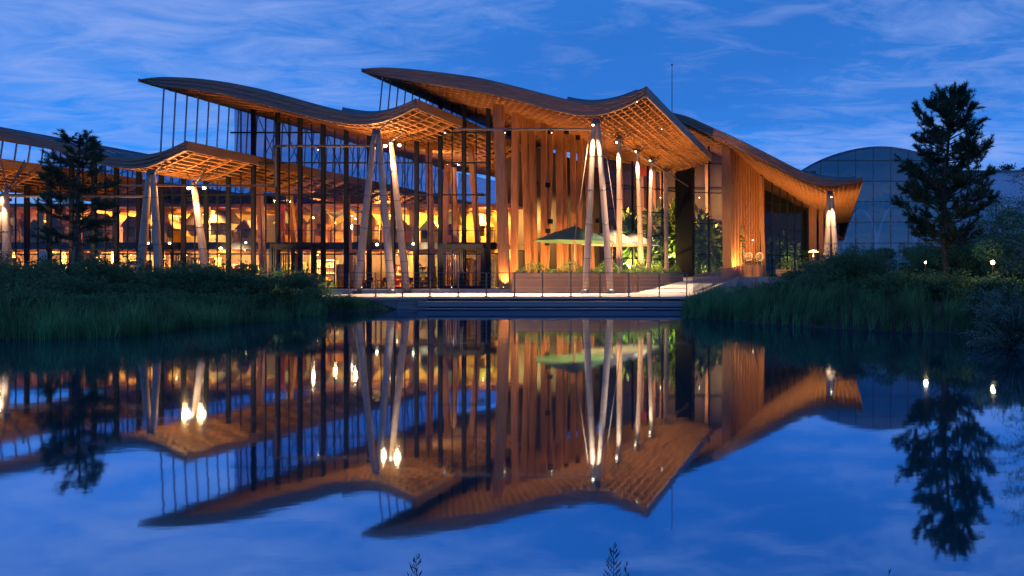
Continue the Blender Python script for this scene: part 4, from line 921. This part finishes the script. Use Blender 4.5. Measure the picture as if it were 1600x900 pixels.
# left bank
Ls = []
rs = random.Random(4)
for i in range(46):
    y_ = rs.uniform(27, 43); px_ = rs.uniform(-60, 500 if y_ > 31 else 330); x_ = X(px_, y_)
    if x_ > -22.9 or (x_ > -30 and y_ > 45): continue
    tgt = 407 + 8 * math.sin(px_ / 40) + (14 if px_ > 420 else 0) + rs.uniform(-6, 14); h_ = max(.6, Z(tgt, y_) - .65); Ls.append((x_, y_, rs.uniform(.8, 1.4), min(h_, 2.9) * .95))
for px_ in range(-20, 520, 34): y_ = 31.5 + rs.uniform(-1, 1); Ls.append((X(px_, y_), y_, 1.15, max(.7, (Z(424 + rs.uniform(-5, 7) + (8 if px_ > 430 else 0), y_) - .65) * .92)))
Rs = []
for i in range(60):
    y_ = rs.uniform(25, 56); px_ = rs.uniform(1215, 1640); x_ = X(px_, y_)
    if pond_sd(np.array(x_), np.array(y_)) < 1.8: continue
    gz = float(ground_z(np.array(x_), np.array(y_)))
    tgt = np.interp(px_, [1215, 1260, 1300, 1400, 1500, 1600], [434, 412, 388, 372, 376, 350]) + rs.uniform(-5, 16)
    h_ = min(3.2, max(.7, (Z(tgt, y_) - gz) * .85)); Rs.append((x_, y_, rs.uniform(1.0, 1.7), h_))
for px_ in range(1130, 1560, 28):
    y_ = float(np.interp(px_, [1130, 1300, 1560], [31, 27, 24])); x_ = X(px_, y_); gz = float(ground_z(np.array(x_), np.array(y_)))
    Rs.append((x_, y_, 1.0, max(.5, (Z(459 - (px_ > 1230) * 30 + rs.uniform(-4, 8), y_) - gz) * .85)))
for row in range(4):
    for px_ in range(1150 + row * 9, 1640, 24):
        y_ = float(np.interp(px_, [1130, 1300, 1560, 1640], [29.5, 25.4, 22.6, 22.6])) + row * 2.2; x_ = X(px_, y_); gz = float(ground_z(np.array(x_), np.array(y_)))
        tgt = np.interp(row, [0, 3], [462, 425]) if px_ > 1270 else np.interp(row, [0, 3], [466, 452])
        Rs.append((x_, y_, rs.uniform(.7, 1.0), max(.45, (Z(tgt + rs.uniform(-9, 9), y_) - gz) * .85)))
for row in range(3):
    for px_ in range(-30 + row * 11, 400, 26):
        y_ = float(np.interp(px_, [0, 170, 380], [20.5, 24.5, 29.5])) + row * 1.8; Ls.append((X(px_, y_), y_, rs.uniform(.7, 1.0), max(.6, (Z(np.interp(row, [0, 2], [452, 430]) + rs.uniform(-9, 9), y_) - .65) * .88)))
for px_ in range(1160, 1270, 16):
    y_ = 52.; x_ = X(px_, y_); Rs.append((x_, y_, .9, max(.3, (Z(444 - (px_ - 1160) * .12, y_) - float(ground_z(np.array(x_), np.array(y_)))) * .9)))
for px_, y_, q_ in ((1440, 23.2, 419), (1455, 23.6, 420), (1535, 22.6, 422), (1553, 22.4, 421), (1568, 22.6, 417), (1500, 24, 412), (1478, 23.4, 417), (1400, 24.5, 408), (1420, 24, 414)):
    x_ = X(px_, y_); gz = float(ground_z(np.array(x_), np.array(y_))); Rs.append((x_, y_, .7, max(.4, (Z(q_ + 4, y_) - gz) * .8)))
mass('left_bank_undergrowth', Ls, 'dense dark bushes and shrubs covering the left bank of the pond', LEAF)
mass('right_bank_undergrowth', Rs, 'dense dark bushes and tall weeds covering the right bank of the pond', LEAF)
# big round shrubs behind the pine
def shrub(name, x_, y_, rad, h_, n, label, mt, leaf=.16, wd=.4, gz=None):
    gz = float(ground_z(np.array(x_), np.array(y_))) if gz is None else gz; t_ = empty(name, (x_, y_, gz), label, 'shrub'); m = MB()
    for q in range(7):
        a = q * .9; m.tube([(x_ + .1 * math.cos(a), y_ + .1 * math.sin(a), gz - .1), (x_ + rad * .3 * math.cos(a), y_ + rad * .3 * math.sin(a), gz + h_ * .5), (x_ + rad * .55 * math.cos(a), y_ + rad * .55 * math.sin(a), gz + h_ * .85)], [.05, .035, .012], 5)
    m.build('stem', BARK, t_); C = shrub_pts(x_, y_, gz, rad, h_, n, int(abs(x_ * 7)) + 5); V, Q = leaves(C, leaf, wd, .3); nmesh('foliage', V, Q, mt, t_); return t_
shrub('broadleaf_shrub', X(1570, 46), 46, 2.6, 4.3, 9000, 'large dark rounded shrub behind the pine at the right edge', LEAF)
shrub('broadleaf_shrub', X(1520, 50), 50, 2.2, 3.4, 7000, 'dark rounded shrub right behind the trunk of the tall pine', LEAF)
shrub('broadleaf_shrub', X(1625, 50), 50, 3.0, 6.0, 8000, 'tall dark shrub mostly beyond the right edge', LEAF)
# willow at the right edge with arching wands
def willow(x_, y_, rad, h_, n_w, label, seed):
    rn = np.random.default_rng(seed); gz = float(ground_z(np.array(x_), np.array(y_))); t_ = empty('willow_shrub', (x_, y_, gz), label, 'shrub'); m = MB(); Cc = []; Dd = []
    for q in range(n_w):
        a = rn.uniform(0, 6.28); rr = rad * rn.uniform(.25, 1.15); hh = h_ * rn.uniform(.35, 1.05); pts = []
        for j in range(9):
            f = j / 8; pts.append(np.array([x_ + rr * f ** 1.3 * math.cos(a) * 1.0, y_ + rr * f ** 1.3 * math.sin(a), gz + hh * (1.55 * f - .62 * f ** 2.6) / .93 * (1 - .25 * (rr / rad > .9) * f)]))
        m.tube(pts, [.022 * (1 - j / 10) for j in range(9)], 4, False)
        for j in range(1, 8):
            for w in range(15):
                f = rn.uniform(0, 1); c = pts[j] * (1 - f) + pts[j + 1] * f; d = (pts[j + 1] - pts[j]); d = d / np.linalg.norm(d) + rn.normal(size=3) * .7; d /= np.linalg.norm(d); Cc.append(c + d * .07 + rn.normal(size=3) * .035); Dd.append(d)
    m.build('stem', BARK, t_); V, Q = leaves(np.array(Cc), .11, .17, -.15, np.array(Dd)); nmesh('foliage', V, Q, LEAFW, t_)
willow(6.1, 15.5, 2.3, 4.1, 230, 'grey-green narrow-leaved willow leaning in over the water at the right edge', 5)
willow(4.55, 16.0, 1.3, 1.9, 120, 'low grey-green willow clump at the waterline under the tall willow', 6)
# reeds
def reed_band(name, path, dens, h_, depth, label, leanx=0.25, mt=REED, seed=1, wd=.026):
    rn = np.random.default_rng(seed); Bs = []; Hs = []; Ls_ = []
    path = np.array(path, float); seg = np.diff(path[:, :2], axis=0); ln = np.linalg.norm(seg, axis=1)
    for i in range(len(seg)):
        n = int(dens * ln[i] * depth); t_ = rn.uniform(0, 1, n); nrm = np.array([-seg[i, 1], seg[i, 0]]) / ln[i]
        if nrm[1] < 0: nrm = -nrm
        off = rn.uniform(-.15, depth, n); p = path[i, :2] + seg[i] * t_[:, None] + nrm * off[:, None]
        # tussocks: pull the bases toward clump centres
        cl_ = np.round(p / .42) * .42 + .12 * np.sin(np.round(p / .42) * 12.9); p = p * .45 + cl_ * .55 + rn.normal(size=p.shape) * .05
        hl = path[i, 2] + (path[i + 1, 2] - path[i, 2]) * t_
        clump = .80 + .26 * np.sin(cl_[:, 0] * 3.1 + 1.7 * np.sin(cl_[:, 1] * 2.2))
        Bs.append(np.stack([p[:, 0], p[:, 1], np.maximum(ground_z(p[:, 0], p[:, 1]), -.08) - .05], 1)); Hs.append(hl * clump * rn.uniform(.5, 1.12, n) * np.where(rn.uniform(0, 1, n) < .06, 1.3, 1))
        dv = (p - cl_); Ls_.append(dv * 1.1 + rn.normal(size=(n, 2)) * .16 + np.array([leanx, -.08]) * rn.uniform(0, 1, n)[:, None])
    B_ = np.concatenate(Bs); V, Q = blades(B_, np.concatenate(Hs), np.concatenate(Ls_), rn.uniform(.6, 1.3, len(B_)) * wd)
    return tag(nmesh(name, V, Q, mt), label, None, None, 'stuff')
reed_band('left_reeds', [(-36, 14.6, 1.3), (-22.9, 17.7, 1.35), (-24.2, 21.7, 1.3), (-25.0, 26.5, 1.25)], 210, 1, 2.2, 'tall green reeds along the left waterline', .12, seed=2)
reed_band('left_reeds_inland', [(-34, 18.5, 1.0), (-26.3, 20.5, .9), (-26.8, 27, .8)], 70, 1, 2.0, 'green reeds and grasses behind the left waterline', .1, seed=8)
reed_band('deck_grass', [(-25.2, 29.0, 1.0), (-26.8, 31.5, .95), (-26.0, 32.5, .75), (-25.0, 33.7, .6), (-25.0, 36.0, .5)], 260, 1, 1.6, 'short rushes in front of the low deck on the left', .1, seed=3)
reed_band('deck_edge_grass', [(-30.0, 33.2, .5), (-27.0, 33.2, .45), (-25.2, 33.8, .4)], 260, 1, 3.2, 'short dark grass on the bank below the deck on the left', .1, seed=11)
reed_band('right_reeds', [(-8.1, 36.2, .9), (-7.2, 31.5, 1.1), (-6.6, 28.7, 1.25), (-5.3, 27.2, 1.35), (-2.4, 24.2, 1.35), (0, 22.3, 1.2), (2.04, 20.5, 1.0), (5.2, 19.8, .85)], 250, 1, 1.7, 'arching green reeds along the right waterline', .32, seed=4)
reed_band('dead_reeds', [(-8.1, 36.2, .7), (-6.6, 28.7, 1.0), (-2.4, 24.2, 1.1), (2.04, 20.5, 1.0), (5.2, 19.8, .9)], 14, 1, 1.0, 'scattered dead straw-coloured stalks among the right reeds', .5, DRY, 12, .012)
reed_band('dead_stalks', [(-36, 14.6, 1.1), (-22.9, 17.7, 1.1), (-24.2, 21.7, 1.1), (-25.0, 26.5, 1.0)], 12, 1, 1.2, 'scattered dead straw-coloured stalks among the left reeds', .4, DRY, 13, .012)
reed_band('dry_reeds', [(1.0, 21.1, .7), (3.8, 19.95, .7)], 110, 1, .3, 'pale dry reed stalks at the right waterline', .3, DRY, 6, .012)
reed_band('right_reeds_inland', [(-7.0, 31.5, .8), (-3.6, 28.0, .8), (1.0, 24.8, .7), (5, 22.5, .6)], 60, 1, 3.0, 'green grasses behind the right reeds', .25, seed=5)

# sprigs in the foreground
def sprig(px_, ytip, Yd, label, n, seed, w_):
    r_ = random.Random(seed); base = Vector((X(px_, Yd), Yd, 0.0)); tip = P(px_, ytip, Yd); base.z = float(ground_z(np.array(base.x), np.array(base.y))); 
    o = empty('meadow_sprig', base, label, 'plant', 'dark sprigs in the foreground'); m = MB(); m.tube([base, base.lerp(tip, .5) + Vector((.012, 0, 0)), tip], [.004, .003, .0012], 5)
    H_ = .17
    for q in range(n):
        f = q / n; p = tip - Vector((0, 0, H_ * f)); s_ = -1 if q % 2 else 1; ln = w_ * (.25 + .9 * f) * r_.uniform(.7, 1.1)
        e = p + Vector((s_ * ln * .8, r_.uniform(-.02, .02), ln * .7)); m.tube([p, p.lerp(e, .5) + Vector((s_ * .003, 0, -.002)), e], [.0018, .0015, .0008], 4)
        for w in range(3): ff = .35 + .25 * w; pp = p.lerp(e, ff); m.tube([pp, pp + Vector((s_ * .008 * r_.choice([-.6, 1]), 0, .018))], [.0022, .0008], 4)
    m.build('stalk', BARK, o)
sprig(650, 874, 2.9, 'small dark feathery sprig at the bottom edge, left one', 12, 1, .055); sprig(958, 858, 2.9, 'taller dark feathery sprig at the bottom edge, middle one', 14, 2, .05); sprig(978, 884, 2.9, 'short dark sprig tip just right of the taller sprig', 6, 3, .03); sprig(1389, 894, 2.9, 'tiny dark sprig tip alone at the bottom right', 3, 4, .01)

# ------------------------------------------------------------------ garden lamps, sign
def bollard(px_, py_, Yd, r_, pw, label, mt):
    p = P(px_, py_, Yd); gz = float(ground_z(np.array(p.x), np.array(p.y))); o = empty('garden_lamp', (p.x, p.y, gz), label, 'garden lamp', 'garden lamps on the right bank')
    m = MB(); m.tube([(p.x, p.y, gz), (p.x, p.y, p.z - r_)], .02, 8); m.build('post', DARK, o); m = MB(); m.ball(p, r_, 10); m.build('globe', mt, o, True);     light('POINT', (p.x, p.y - r_ - .08, p.z), pw, (1, .62, .28), o, .08)
bollard(1551, 410, 23.6, .075, 45, 'bright round garden lamp between the pine and the willow', BULBB)
bollard(1446, 410, 25.3, .04, 12, 'small garden lamp left of the tall pine trunk', BULBB)
x_ = X(66, 40); o = empty('info_board', (x_, 40, .65), 'plain pale grey upright board among the left bushes', 'board'); m = MB(); m.box(x_ - .22, x_ + .22, 40, 40.08, .65, Z(392, 40)); m.build('panel', STONE, o)
